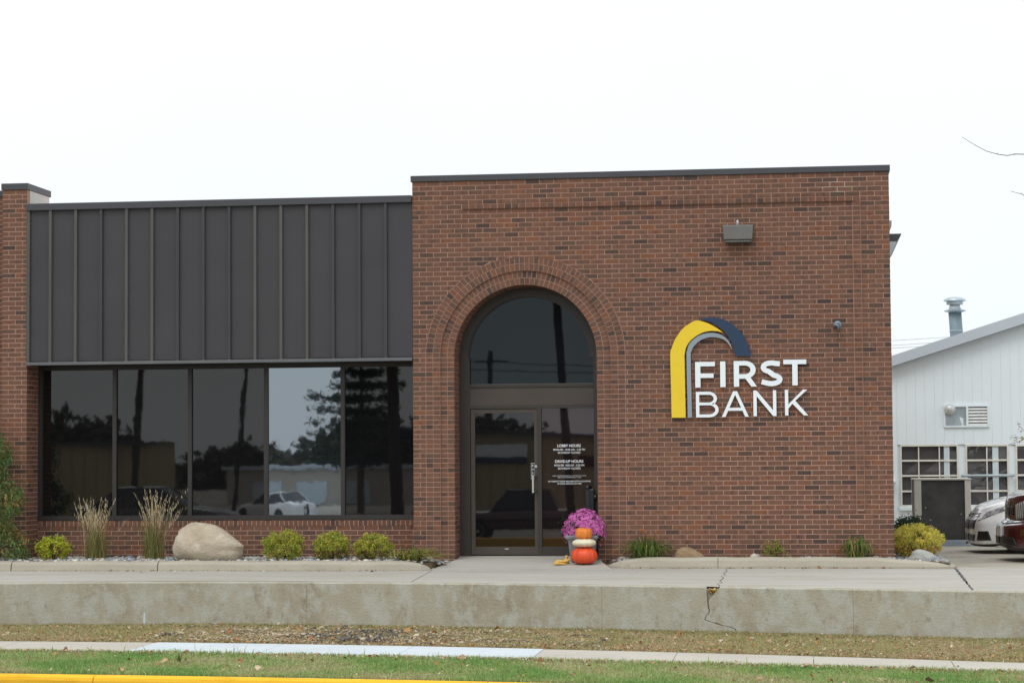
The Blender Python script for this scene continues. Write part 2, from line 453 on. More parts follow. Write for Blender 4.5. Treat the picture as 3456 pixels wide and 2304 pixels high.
class MB:
    """collects shapes; build() links them as one mesh object"""
    def __init__(s):
        s.v, s.f = [], []

    def quadset(s, v, f):
        o = len(s.v)
        s.v += [tuple(p) for p in v]
        s.f += [tuple(i + o for i in q) for q in f]
        return s

    def box(s, x0, x1, y0, y1, z0, z1):
        v = [(x, y, z) for z in (z0, z1) for y in (y0, y1) for x in (x0, x1)]
        return s.quadset(v, [(0, 2, 3, 1), (4, 5, 7, 6), (0, 1, 5, 4), (2, 6, 7, 3), (0, 4, 6, 2), (1, 3, 7, 5)])

    def prism(s, pts, y0, y1):
        """closed outline of (x, z) points drawn out along y"""
        n = len(pts)
        v = [(x, y0, z) for x, z in pts] + [(x, y1, z) for x, z in pts]
        f = [tuple(range(n)), tuple(range(2 * n - 1, n - 1, -1))]
        f += [(i, i + n, (i + 1) % n + n, (i + 1) % n) for i in range(n)]
        return s.quadset(v, f)

    def strip(s, pairs, y0, y1):
        """two matching polylines (x, z) as a ribbon with thickness"""
        n = len(pairs)
        v = []
        for (a, b) in pairs:
            v += [(a[0], y0, a[1]), (b[0], y0, b[1]), (a[0], y1, a[1]), (b[0], y1, b[1])]
        f = []
        for i in range(n - 1):
            a, b = 4 * i, 4 * i + 4
            f += [(a, b, b + 1, a + 1), (a + 2, a + 3, b + 3, b + 2), (a, a + 2, b + 2, b), (a + 1, b + 1, b + 3, a + 3)]
        f += [(0, 1, 3, 2), (4 * n - 4, 4 * n - 2, 4 * n - 1, 4 * n - 3)]
        return s.quadset(v, f)

    def tube(s, pts, rad, n=8, cap=True):
        pts = [Vector(p) for p in pts]
        if not hasattr(rad, '__len__'):
            rad = [rad] * len(pts)
        v, f = [], []
        for i, p in enumerate(pts):
            d = (pts[min(i + 1, len(pts) - 1)] - pts[max(i - 1, 0)]).normalized()
            a = Vector((0, 0, 1)) if abs(d.z) < 0.9 else Vector((1, 0, 0))
            e1 = d.cross(a).normalized(); e2 = d.cross(e1)
            for k in range(n):
                t = 2 * math.pi * k / n
                v.append(p + (e1 * math.cos(t) + e2 * math.sin(t)) * rad[i])
        for i in range(len(pts) - 1):
            for k in range(n):
                f.append((i * n + k, i * n + (k + 1) % n, (i + 1) * n + (k + 1) % n, (i + 1) * n + k))
        if cap:
            f.append(tuple(range(n - 1, -1, -1)))
            f.append(tuple(range((len(pts) - 1) * n, len(pts) * n)))
        return s.quadset(v, f)

    def lathe(s, prof, c=(0, 0, 0), n=24, axis='z'):
        v, f = [], []
        for r, z in prof:
            for k in range(n):
                t = 2 * math.pi * k / n
                p = (r * math.cos(t), r * math.sin(t), z)
                if axis == 'y': p = (p[0], p[2], p[1])
                if axis == 'x': p = (p[2], p[0], p[1])
                v.append((p[0] + c[0], p[1] + c[1], p[2] + c[2]))
        m = len(prof)
        for i in range(m - 1):
            for k in range(n):
                f.append((i * n + k, i * n + (k + 1) % n, (i + 1) * n + (k + 1) % n, (i + 1) * n + k))
        f.append(tuple(range(n - 1, -1, -1)))
        f.append(tuple(range((m - 1) * n, m * n)))
        return s.quadset(v, f)

    def grid(s, P, flip=False):
        """P: list of rows of points"""
        nr, nc = len(P), len(P[0])
        v = [p for row in P for p in row]
        f = []
        for i in range(nr - 1):
            for j in range(nc - 1):
                q = (i * nc + j, i * nc + j + 1, (i + 1) * nc + j + 1, (i + 1) * nc + j)
                f.append(q[::-1] if flip else q)
        return s.quadset(v, f)

    def build(s, name, mat, parent=None, smooth=False, bevel=0.0, loc=None):
        me = mesh_from(name, s.v, s.f, mat, smooth)
        o = bpy.data.objects.new(name, me)
        if loc: o.location = loc
        link(o, parent)
        if bevel:
            b = o.modifiers.new('bevel', 'BEVEL')
            b.width = bevel; b.segments = 2; b.limit_method = 'ANGLE'
        return o


def box(name, mat, x0, x1, y0, y1, z0, z1, parent=None, bevel=0.0):
    return MB().box(x0, x1, y0, y1, z0, z1).build(name, mat, parent, False, bevel)


def np_mesh(name, V, F, mat, col=None, parent=None, smooth=False, attr=None):
    """V (n,3), F (m,k) arrays"""
    V = np.asarray(V, np.float32); F = np.asarray(F, np.int32)
    m, k = F.shape
    me = bpy.data.meshes.new(name)
    me.vertices.add(len(V)); me.vertices.foreach_set('co', V.ravel())
    me.loops.add(m * k); me.loops.foreach_set('vertex_index', F.ravel())
    me.polygons.add(m)
    me.polygons.foreach_set('loop_start', np.arange(m, dtype=np.int32) * k)
    me.polygons.foreach_set('loop_total', np.full(m, k, np.int32))
    me.update(calc_edges=True)
    me.polygons.foreach_set('use_smooth', np.full(m, bool(smooth)))
    if col is not None:
        c = np.ones((len(V), 4), np.float32); c[:, :3] = col
        a = me.color_attributes.new('col', 'FLOAT_COLOR', 'POINT')
        a.data.foreach_set('color', c.ravel())
    if attr is not None:
        a = me.attributes.new('rnd', 'FLOAT', 'POINT')
        a.data.foreach_set('value', np.asarray(attr, np.float32))
    me.materials.append(mat)
    me.validate()
    o = bpy.data.objects.new(name, me)
    return link(o, parent)


def struct(o):
    o['kind'] = 'structure'
    return o


# smooth plan curves (x -> y) of the street side, with straight run-out
def curve_fn(pts, deg=2, lo=-6.0, hi=9.5):
    xs, ys = np.array(pts).T
    c = np.polyfit(xs, ys, deg)
    d = np.polyder(c)
    def f(x):
        x = np.asarray(x, float)
        xc = np.clip(x, lo, hi)
        return np.polyval(c, xc) + np.polyval(d, xc) * (x - xc) * 0.6
    return f


Yw = curve_fn([(-4.75, -3.60), (-1.3, -3.42), (2.13, -3.70), (4.3, -4.37), (5.4, -4.68), (7.95, -5.28)], 3, -4.5, 8.0)
Ysb = curve_fn([(-3.85, -6.0), (-.61, -6.24), (2.5, -6.72), (5.4, -7.55), (7.64, -8.14)])
Ysf = curve_fn([(-3.38, -7.27), (-.25, -7.71), (2.65, -8.03), (5.4, -8.75), (7.53, -9.24)])
Yk = curve_fn([(-2.5, -9.66), (.28, -9.92), (2.92, -10.24), (3.88, -10.42)])
XS = np.concatenate([np.linspace(-60, -7, 12), np.linspace(-6, 11, 69), np.linspace(12, 60, 12)])
ZW, ZG, ZS, ZR = -0.213, -0.755, -0.745, -0.90


def ribbon(name, mat, fa, fb, z, n=6, xs=XS, zf=None, parent=None, wob=0.0):
    P = []
    for t in np.linspace(0, 1, n):
        row = []
        for x in xs:
            y = fa(x) * (1 - t) + fb(x) * t
            zz = z if zf is None else zf(x, y, t)
            if wob: zz += wob * math.sin(x * 3.1 + t * 9) * math.sin(x * 1.3 + 4 * t)
            row.append((float(x), float(y), zz))
        P.append(row)
    return MB().grid(P, flip=True).build(name, mat, parent)


# ------------------------------------------------------------------ ground and street
def gz(y):
    return float(np.interp(y, [-400, -110, -48, -22.3], [-2.6, -1.75, -1.65, -0.66]))


g = MB()
g.grid([[(x, y, gz(y)) for x in (-400, -60, 0, 60, 400)] for y in (-22.5, -30, -40, -48, -70, -110, -400)], flip=True)
struct(g.build('ground', MT['lot']))
struct(MB().grid([[(x, y, -0.95) for x in (-400, 0, 400)] for y in (800, 60, 0.9)], flip=True).build('field', MT['turf']))
struct(ribbon('road', MT['asphalt'], lambda x: Yk(x) - 0.10, lambda x: 0 * x - 22.35, ZR, 6))
struct(box('far_kerb', MT['yellowd'], -40, 40, -22.55, -22.30, -0.95, -0.60, bevel=0.02))

# yellow kerb at the roadside, in cast lengths
kb = struct(empty('kerb'))
kj = [-60, -12, -8.6, -5.4, -1.45, 2.5, 6.3, 10, 14, 60]
for a, b in zip(kj[:-1], kj[1:]):
    xs = np.linspace(a + 0.004, b - 0.004, 14)
    prof = [(0.0, -1.0), (0.0, -0.03), (-0.012, -0.008), (-0.035, 0.0), (-0.12, -0.004), (-0.15, -0.02), (-0.165, -0.05), (-0.185, -0.25)]
    P = [[(float(x), float(Yk(x)) + dy, ZG - 0.002 + dz) for x in xs] for dy, dz in prof]
    m_ = MB().grid(P, flip=True)
    n_ = len(prof); c_ = len(xs)
    m_.f.append(tuple(i * c_ for i in range(n_)))
    m_.f.append(tuple(i * c_ + c_ - 1 for i in range(n_ - 1, -1, -1)))
    m_.build('kerb_length', MT['yellowp'], kb, smooth=False)

struct(ribbon('verge', MT['turf'], Ysf, lambda x: Yk(x) + 0.0, ZG - 0.012, 6, wob=0.008))
struct(ribbon('strip', MT['litterg'], lambda x: Yw(x) + 0.1, Ysb, ZG, 8, wob=0.012)).name = 'dirt_strip'

# sidewalk: one slab after another
sw = struct(ribbon('sidewalk', MT['soil'], lambda x: Ysb(x) + 0.02, lambda x: Ysf(x) - 0.01, ZS - 0.03, 3))
joints = [-11.1, -9.6, -8.1, -6.6, -5.05, -3.55, -1.92, -0.40, 1.14, 2.63, 4.105, 5.54, 6.92, 8.4, 9.9, 11.4, 12.9]
for i, (a, b) in enumerate(zip(joints[:-1], joints[1:])):
    xs = np.linspace(a + 0.0035, b - 0.0035, 7)
    new = -2.0 < a < 2.0
    top = ZS + (0.004 if new else 0.0)
    P = [[(float(x), float(Ysb(x)), top - 0.08) for x in xs], [(float(x), float(Ysb(x)), top - 0.006) for x in xs],
         [(float(x), float(Ysb(x)) - 0.008, top) for x in xs],
         [(float(x), float(Ysf(x)) + 0.008, top) for x in xs], [(float(x), float(Ysf(x)), top - 0.006) for x in xs],
         [(float(x), float(Ysf(x)), top - 0.08) for x in xs]]
    m_ = MB().grid(P, flip=True)
    m_.f.append(tuple(k * 7 for k in range(6))); m_.f.append(tuple(k * 7 + 6 for k in range(5, -1, -1)))
    m_.build('slab', MT['slabnew' if new else 'slabold'], sw)

# driveway slabs between the wall and the planters, split by open joints
ZD = lambda y: float(np.interp(y, [-5.5, -3.6, -1.0, 0.6, 30], [ZW - 0.02, ZW + 0.001, -0.178, -0.180, -0.195]))
jl = [lambda y: -14.0 + 0 * y, lambda y: -7.0 + 0 * y,
      lambda y: 0.43 - 0.05 * (y + 1.0) + 0.0 * y,
      lambda y: 4.43 + 0.018 * math.sin(9 * y) + 0.010 * math.sin(23 * y),
      lambda y: 7.49 + 0.02 * y + 0.006 * math.sin(11 * y), lambda y: 40.0 + 0 * y]
dw = struct(ribbon('driveway', MT['soil'], lambda x: 0 * x - 0.2, lambda x: Yw(x) + 0.2, -0.30, 3, np.linspace(-14, 40, 60)))
gapw = [0.004, 0.004, 0.007, 0.008, 0.014, 0.0]
for i in range(5):
    P = []
    back = [0.2, 0.2, 0.2, 0.2, 60][i]
    ys = np.concatenate([np.linspace(0, 1, 26)])
    for t in ys:
        row = []
        for s_ in np.linspace(0, 1, 22):
            x = 0
            y = 0
            for _ in range(3):
                x0 = jl[i](y) + gapw[i]; x1 = jl[i + 1](y) - gapw[i + 1]
                x = x0 * (1 - s_) + x1 * s_
                yf = float(Yw(x)) + 0.22
                y = (back if i < 4 else -0.2) * (1 - t) + yf * t
            row.append((x, y, ZD(y)))
        P.append(row)
    m_ = MB().grid(P, flip=True)
    # skirt
    n0 = len(m_.v)
    m_.v += [(x, y, z - 0.1) for row in P for (x, y, z) in (row[0], row[-1])]
    nr = len(P)
    for k in range(nr - 1):
        m_.f.append((k * 22, n0 + 2 * k, n0 + 2 * k + 2, (k + 1) * 22))
        m_.f.append((k * 22 + 21, (k + 1) * 22 + 21, n0 + 2 * k + 3, n0 + 2 * k + 1))
    m_.build('slab', MT['walk'], dw)
struct(MB().grid([[(x, y, ZD(y) - 0.002) for x in (6.72, 7.6, 12, 40)] for y in (60, 20, 5, 0.7, -0.25)], flip=True).build('parking_lot', MT['lot']))
# tar-sealed stretch of the joint by the corner
sp = [(7.49 + 0.02 * y + 0.006 * math.sin(11 * y), y) for y in np.linspace(-0.75, -3.2, 26)]
m_ = MB()
m_.grid([[(x - 0.012 - 0.009 * abs(math.sin(13 * y)), y, ZD(y) + 0.004) for x, y in sp], [(x + 0.010 + 0.008 * abs(math.sin(19 * y + 1)), y, ZD(y) + 0.004) for x, y in sp]])
m_.build('joint_seal', MT['seal'], dw)

# entrance slab, sloping from the door sill to the driveway
es = MB()
P = []
for t in np.linspace(0, 1, 9):
    y = 0.62 * (1 - t) - 1.02 * t
    z = float(np.interp(y, [-1.1, -0.9, 0.0, 0.62], [-0.168, -0.160, -0.085, -0.040]))
    xl = float(np.interp(y, [-1.1, 0.0, 0.62], [0.40, 0.58, 0.58])); xr = float(np.interp(y, [-1.1, -0.1, 0.62], [2.92, 2.66, 2.63]))
    P.append([(xl * (1 - s_) + xr * s_, y, z) for s_ in np.linspace(0, 1, 8)])
es.grid(P, flip=True)
es.grid([[(x, y, z) for x, y, z in P[-1]], [(x, y, z - 0.06) for x, y, z in P[-1]]], flip=True)
struct(es.build('entrance_slab', MT['walk']))

# ------------------------------------------------------------------ retaining wall
crackL = [(-0.213, 4.300), (-0.30, 4.301), (-0.38, 4.308), (-0.47, 4.322), (-0.50, 4.332), (-0.55, 4.290), (-0.600, 4.273),
          (-0.612, 4.30), (-0.625, 4.35), (-0.630, 4.382), (-0.635, 4.400), (-0.652, 4.43), (-0.668, 4.52), (-0.680, 4.575), (-0.70, 4.63), (-0.745, 4.66), (-0.95, 4.66)]
def crack_x(z):
    zs_, xs_ = np.array(crackL[::-1]).T
    return float(np.interp(z, zs_, xs_))
def crack_gap(z):
    return float(np.interp(z, [-0.95, -0.72, -0.69, -0.66, -0.615, -0.600, -0.55, -0.47, -0.40, -0.213], [0.009, 0.010, 0.022, 0.032, 0.028, 0.011, 0.009, 0.012, 0.013, 0.018]))
def chip(z):   # broken upper corner of the length right of the crack
    return float(np.interp(z, [-0.40, -0.36, -0.213], [0.0, 0.012, 0.145]))

rw = empty('retaining_wall', (0, 0, ZG))
rw.location = (0, 0, 0)
tag(rw, 'low weathered concrete retaining wall with a jagged crack, between driveway and dirt strip', 'retaining wall')
edges = [(-16, 0), (-0.78, 1), (3.02, 1), (None, 2), (6.02, 1), (16, 0)]
zrow = np.concatenate([np.linspace(-0.221, -0.46, 14), np.linspace(-0.47, -0.76, 26), [-0.95]])
for i in range(5):
    def xe(k, z, side):
        x, t = edges[k]
        if t == 2:
            c = crack_x(z)
            return c if side < 0 else c + crack_gap(z) + chip(z)
        return x + 0.0014 * side if t else x
    P = []
    for z in [-0.213] + list(zrow):
        x0, x1 = xe(i, z, 1), xe(i + 1, z, -1)
        inset = 0.012 if z == -0.213 else 0.0
        P.append([(x0 * (1 - s_) + x1 * s_, float(Yw(x0 * (1 - s_) + x1 * s_)) + inset, ZW + 0.004 if z == -0.213 else z) for s_ in np.linspace(0, 1, 60)])
    m_ = MB().grid(P)
    top = [P[0], [(x, float(Yw(x)) + 0.225, ZW + 0.004) for x, y, z in P[0]]]
    m_.grid(top, flip=True)
    # broken ends go back into the thickness
    m_.grid([[r_[0], (r_[0][0], r_[0][1] + 0.2, r_[0][2])] for r_ in P], flip=True)
    m_.grid([[r_[-1], (r_[-1][0], r_[-1][1] + 0.2, r_[-1][2])] for r_ in P])
    o = m_.build('wall_section', MT['retwall'], rw)
xs = np.linspace(-16, 16, 80)
MB().grid([[(x, float(Yw(x)) + 0.11, -0.235) for x in xs], [(x, float(Yw(x)) + 0.06, -0.32) for x in xs], [(x, float(Yw(x)) + 0.06, -0.95) for x in xs]]).build('wall_core', MT['retcore'], rw)
# white paint dab and pale scuffs left on the face
m_ = MB()
yy = float(Yw(-2.9)) - 0.003
m_.prism([(-2.915, -0.735), (-2.89, -0.735), (-2.885, -0.68), (-2.892, -0.60), (-2.902, -0.585), (-2.914, -0.61), (-2.918, -0.68)], yy, yy + 0.02)
o = m_.build('paint_dab', MT['slabnew'], rw)
tag(o, 'white paint dab low on the wall')


# ------------------------------------------------------------------ planter kerbs
def planter_kerb(path, zt, joints_at, name, label_unused=None):
    """path: (x, y, height scale); joints_at: fractions where the cast lengths meet"""
    root = struct(empty(name))
    pts = [Vector((a, b, 0)) for a, b, h in path]
    hs = [h for a, b, h in path]
    L = [0]
    for i in range(1, len(pts)): L.append(L[-1] + (pts[i] - pts[i - 1]).length)
    L = np.array(L) / L[-1]
    px = np.array([p.x for p in pts]); py = np.array([p.y for p in pts])
    prof = [(0.0, -0.22), (-0.005, -0.12), (0.012, -0.045), (0.04, -0.012), (0.085, 0.0), (0.17, 0.0), (0.20, -0.02), (0.21, -0.2)]
    cuts = [0] + joints_at + [1]
    for a, b in zip(cuts[:-1], cuts[1:]):
        ts = np.linspace(a + (0.0005 if a else 0), b - (0.0005 if b < 1 else 0), 46)
        P = []
        for t in ts:
            x, y, h = np.interp(t, L, px), np.interp(t, L, py), np.interp(t, L, hs)
            x2, y2 = np.interp(min(t + .002, 1), L, px), np.interp(min(t + .002, 1), L, py)
            x1, y1 = np.interp(max(t - .002, 0), L, px), np.interp(max(t - .002, 0), L, py)
            d = Vector((x2 - x1, y2 - y1, 0)).normalized()
            n = Vector((-d.y, d.x, 0))
            wob = 0.004 * math.sin(t * 60)
            P.append([(x + n.x * q * (0.6 + 0.4 * h), y + n.y * q * (0.6 + 0.4 * h), (-0.185 + (zt - (-0.185) + z_) * h if z_ > -0.1 else zt + z_) + wob * h) for q, z_ in prof])
        m_ = MB().grid(P, flip=False)
        m_.f.append(tuple(range(len(prof)))[::-1]); m_.f.append(tuple((len(ts) - 1) * len(prof) + k for k in range(len(prof))))
        m_.build('kerb_length', MT['kerbc'], root, smooth=False)
    return root


planter_kerb([(-14, -1.1, 1), (-8, -1.1, 1), (-4, -1.1, 1), (-1, -1.12, 1), (-0.2, -1.12, 1), (0.1, -1.11, 0.95), (0.3, -1.05, 0.72), (0.42, -0.95, 0.40), (0.5, -0.78, 0.12)],
             -0.048, [0.58, 0.7235], 'planter_kerb')
planter_kerb([(2.68, -0.18, 0.10), (2.78, -0.36, 0.40), (2.98, -0.46, 0.80), (3.25, -0.49, 0.98), (4.4, -0.50, 1), (5.6, -0.52, 1), (6.4, -0.56, 0.97), (6.9, -0.62, 0.75), (7.3, -0.68, 0.5), (7.45, -0.62, 0.35), (7.52, -0.45, 0.2), (7.5, 0.2, 0.25), (7.45, 1.5, 0.25)],
             -0.030, [0.248], 'planter_kerb')
# gravel beds
struct(box('planting_bed', MT['soil'], -14, 0.42, -0.96, 0.52, -0.3, -0.085))
struct(box('planting_bed', MT['soil'], 2.80, 6.72, -0.36, 0.02, -0.3, -0.085))
struct(box('planting_bed', MT['soil'], 6.712, 7.40, -0.45, 3.6, -0.3, -0.115))


def ico_unit():
    t = (1 + 5 ** .5) / 2
    v = np.array([(-1, t, 0), (1, t, 0), (-1, -t, 0), (1, -t, 0), (0, -1, t), (0, 1, t), (0, -1, -t), (0, 1, -t), (t, 0, -1), (t, 0, 1), (-t, 0, -1), (-t, 0, 1)], float)
    v /= np.linalg.norm(v[0])
    f = np.array([(0, 11, 5), (0, 5, 1), (0, 1, 7), (0, 7, 10), (0, 10, 11), (1, 5, 9), (5, 11, 4), (11, 10, 2), (10, 7, 6), (7, 1, 8), (3, 9, 4), (3, 4, 2), (3, 2, 6), (3, 6, 8), (3, 8, 9), (4, 9, 5), (2, 4, 11), (6, 2, 10), (8, 6, 7), (9, 8, 1)])
    return v, f


ICV, ICF = ico_unit()


def stones(name, pts, size, pal, mat, flat=0.6, jit=0.18, parent=None):
    n = len(pts)
    sz = size * rng.lognormal(0, 0.35, (n, 1, 1))
    sc = np.stack([rng.uniform(.8, 1.3, n), rng.uniform(.7, 1.1, n), rng.uniform(.45, .8, n) * flat / .6], -1)[:, None, :]
    V = ICV[None] * (1 + rng.normal(0, jit, (n, 12, 1))) * sc * sz
    a = rng.uniform(0, 2 * np.pi, n); c, s_ = np.cos(a)[:, None], np.sin(a)[:, None]
    V = np.stack([V[..., 0] * c - V[..., 1] * s_, V[..., 0] * s_ + V[..., 1] * c, V[..., 2]], -1)
    V += np.asarray(pts)[:, None, :]
    F = ICF[None] + (np.arange(n) * 12)[:, None, None]
    pal = np.array(pal)
    col = pal[rng.integers(0, len(pal), n)] * rng.uniform(.8, 1.15, (n, 1))
    col = np.repeat(col, 12, 0)
    return np_mesh(name, V.reshape(-1, 3), F.reshape(-1, 3), mat, col, parent, smooth=True)


def scat(n, x0, x1, y0, y1, z, dz=0.0):
    return np.stack([rng.uniform(x0, x1, n), rng.uniform(y0, y1, n), z + rng.uniform(-dz, dz, n)], -1)


palg = [(0.42, 0.40, 0.37), (0.30, 0.32, 0.34), (0.52, 0.50, 0.46), (0.20, 0.24, 0.28), (0.36, 0.27, 0.21), (0.60, 0.57, 0.52), (0.25, 0.23, 0.22), (0.45, 0.42, 0.36)]
pts = np.concatenate([scat(4200, -8.5, 0.30, -0.93, 0.48, -0.07, 0.02), scat(900, 2.85, 6.7, -0.32, -0.02, -0.075, 0.015), scat(500, 6.72, 7.38, -0.42, 1.6, -0.10, 0.02), scat(40, 0.3, 0.55, -0.6, -0.05, -0.10, 0.02)])
o = stones('gravel', pts, 0.026, palg, MT['stone'])
tag(o, 'river gravel filling the planting beds along the brick wall', 'gravel', kind='stuff')

# ------------------------------------------------------------------ the bank building
bank = empty('bank_building', (0, 0, 0))
tag(bank, 'brown brick bank building with arched entrance, dark metal fascia and tinted windows', 'building')
CO, BW, J = 0.0677, 0.2032, 0.0112
ZT = 5.275
CX, RO, RM, RI, ZSP = 1.603, 1.416, 1.213, 1.010, 2.773
WX = 6.702
YD = 0.53           # plane of door and windows
_bm = {}


def brick_mesh(wd, hd):
    k = (round(wd, 4), round(hd, 4))
    if k not in _bm:
        w2, h2, c, d = wd / 2, hd / 2, 0.0022, 0.014
        v = []
        for (a, b, y) in ((w2 - c, h2 - c, 0), (w2, h2, c), (w2, h2, d)):
            v += [(-a, y, -b), (a, y, -b), (a, y, b), (-a, y, b)]
        f = [(0, 1, 2, 3)]
        for L in (0, 4):
            for i in range(4):
                j = (i + 1) % 4
                f.append((L + i, L + 4 + i, L + 4 + j, L + j))
        _bm[k] = mesh_from('brick', v, f, MT['brick'])
    return _bm[k]


def brick_obj(name, parent, wd, hd, loc, rot=(0, 0, 0)):
    o = bpy.data.objects.new(name, brick_mesh(wd, hd))
    o.location = loc
    o.rotation_euler = rot
    return link(o, parent)


class Mass:
    """bricks joined into one part; every brick is a five-sided block with its own tint"""
    def __init__(s):
        s.V, s.F, s.A = [], [], []

    def add(s, fr, nrm, d=0.014):
        o = len(s.V)
        nrm = Vector(nrm)
        j = random.uniform(-0.0012, 0.0012)
        s.V += [tuple(Vector(p) + nrm * j) for p in fr] + [tuple(Vector(p) - nrm * d) for p in fr]
        s.F += [(o, o + 1, o + 2, o + 3)] + [(o + i, o + 4 + i, o + 4 + (i + 1) % 4, o + (i + 1) % 4) for i in range(4)]
        s.A += [random.random()] * 8

    def rect(s, x0, x1, z0, z1, y):
        s.add([(x0, y, z0), (x1, y, z0), (x1, y, z1), (x0, y, z1)], (0, -1, 0))

    def build(s, name, parent):
        o = np_mesh(name, s.V, s.F, MT['brickw'], None, parent, attr=s.A)
        o['kind'] = 'stuff'
        return o


# --- the tall wall: mortar body with the arch cut out of it
tw = MB()
YM = 0.0032
n = 48
arc = [(CX + RM * math.cos(a), ZSP + RM * math.sin(a)) for a in np.linspace(math.pi, 0, n + 1)]
tw.box(0.004, CX - RM, YM, 0.60, -0.3, ZT - 0.002)
tw.box(CX + RM, WX - 0.0032, YM, 0.60, -0.3, ZT - 0.002)
for (a, b) in zip(arc[:-1], arc[1:]):
    tw.quadset([(a[0], YM, a[1]), (b[0], YM, b[1]), (b[0], YM, ZT - .002), (a[0], YM, ZT - .002), (a[0], .6, a[1]), (b[0], .6, b[1])], [(0, 1, 2, 3), (0, 4, 5, 1)])
YI = 0.034          # inner order of the arch, set back
arci = [(CX + RI * math.cos(a), ZSP + RI * math.sin(a)) for a in np.linspace(math.pi, 0, n + 1)]
io = [(CX - RM - .02, -0.3)] + [(CX + (RM + .02) * math.cos(a), ZSP + (RM + .02) * math.sin(a)) for a in np.linspace(math.pi, 0, n + 1)] + [(CX + RM + .02, -0.3)]
ii = [(CX - RI - .006, -0.3)] + [(CX + (RI + .006) * math.cos(a), ZSP + (RI + .006) * math.sin(a)) for a in np.linspace(math.pi, 0, n + 1)] + [(CX + RI + .006, -0.3)]
tw.strip(list(zip(ii, io)), YI - 0.0028, 0.60)
wall = tw.build('tall_wall', MT['mortar'], bank)

mass = Mass()
full = []
zband = 5                                   # course index of the header band


def row_spans(z0, z1, r):
    sp = [[0.003, 0.003, WX - 0.003, WX - 0.003]]     # left bottom, left top, right bottom, right top
    if z0 < ZSP + RO - .02:
        hb = RO if z0 < ZSP else math.sqrt(max(0, RO ** 2 - (z0 - ZSP) ** 2))
        ht = RO if z1 < ZSP else math.sqrt(max(0, RO ** 2 - (z1 - ZSP) ** 2))
        hb += 0.005; ht += 0.005
        sp = [[0.003, 0.003, CX - hb, CX - ht], [CX + hb, CX + ht, WX - .003, WX - .003]]
    outp = []
    for a in sp:
        if r == zband:
            cut = (0.722, 6.302)
        elif r > zband and z1 > 0.62:
            cut = (6.200, 6.302)
        else:
            cut = None
        if cut and a[2] > cut[1] and a[0] < cut[0]:
            outp.append([a[0], a[1], cut[0] - J, cut[0] - J]); outp.append([cut[1] + J, cut[1] + J, a[2], a[3]])
        else:
            outp.append(a)
    return outp


r = 0
ROWS = []
while True:
    z1 = ZT - r * CO - 0.004
    z0 = z1 - CO + J
    if z1 < -0.12: break
    ROWS.append((r, z0, z1))
    for lb, lt, rb, rt in row_spans(z0, z1, r):
        x = (-BW / 2 if r % 2 else 0.0) + J / 2
        while x < max(rb, rt):
            a, b = x, x + BW - J
            x += BW
            if b < min(lb, lt) + 0.012 or a > max(rb, rt) - 0.012: continue
            ab, at = max(a, lb), max(a, lt)
            bb, bt = min(b, rb), min(b, rt)
            if bb < ab + .004: bb = ab + .004
            if bt < at + .004: bt = at + .004
            if abs(ab - a) < 1e-6 and abs(at - a) < 1e-6 and abs(bb - b) < 1e-6 and abs(bt - b) < 1e-6:
                full.append(((a + b) / 2, (z0 + z1) / 2))
            else:
                mass.add([(ab, 0, z0), (bb, 0, z0), (bt, 0, z1), (at, 0, z1)], (0, -1, 0))
    if r == zband:      # projecting header band
        k = int(round((6.302 - 0.722) / 0.1016))
        for i in range(k):
            a = 0.722 + (6.302 - .722) * i / k
            mass.add([(a + .004, -0.026, z0 - .004), (a + .1016 - .006, -0.026, z0 - .004), (a + .1016 - .006, -0.026, z1), (a + .004, -0.026, z1)], (0, -1, 0), 0.03)
    elif r > zband and z1 > 0.62:
        mass.add([(6.203, -0.020, z0), (6.299, -0.020, z0), (6.299, -0.020, z1), (6.203, -0.020, z1)], (0, -1, 0), 0.03)
    # stack-bonded jamb courses below the spring of the arch
    if z1 < ZSP + 0.004:
        for sx in (-1, 1):
            for q, y in ((RO - .1016, 0.0), (RO - .2032, 0.0), (RM - .1016, YI - .006), (RM - .2032, YI - .006)):
                a, b = q + .003, q + .1016 - .004
                x0, x1 = (CX - b, CX - a) if sx < 0 else (CX + a, CX + b)
                mass.rect(x0, x1, z0, z1, y)
        # reveals
        y = YI + .004 if r % 2 else YI - BW / 2
        while y < YD + 0.05:
            a, b = max(y, YI - .004), min(y + BW - J, YD + .05)
            if b - a > .02:
                mass.add([(CX - RI, a, z0), (CX - RI, b, z0), (CX - RI, b, z1), (CX - RI, a, z1)], (1, 0, 0))
                mass.add([(CX + RI, b, z0), (CX + RI, a, z0), (CX + RI, a, z1), (CX + RI, b, z1)], (-1, 0, 0))
            y += BW
    # return wall on the side away from the windows
    y = 0.006 if r % 2 else -BW / 2 + 0.008
    while y < 8.0:
        a, b = max(y, .006), y + BW - J
        if b - a > .02: mass.add([(WX, a, z0), (WX, b, z0), (WX, b, z1), (WX, a, z1)], (1, 0, 0))
        y += BW
    r += 1
# the nearest 300 whole bricks are parts of their own
full.sort(key=lambda q: (q[0] - CAM.x) ** 2 + CAM.y ** 2 + (q[1] - CAM.z) ** 2)
for i, (x, z) in enumerate(full):
    if i < 300:
        brick_obj('brick', wall, BW - J, CO - J, (x, random.uniform(-.001, .001), z))
    else:
        a = (BW - J) / 2; h = (CO - J) / 2
        mass.rect(x - a, x + a, z - h, z + h, 0.0)
bz = ZT - zband * CO - .004
bm_ = MB(); bm_.box(.7225, 6.3015, -.0228, .002, bz - CO + J - .002, bz - .001); bm_.box(6.2035, 6.2985, -.0168, .002, .585, bz - CO + J - .003)
bm_.build('band_mortar', MT['mortar'], bank)
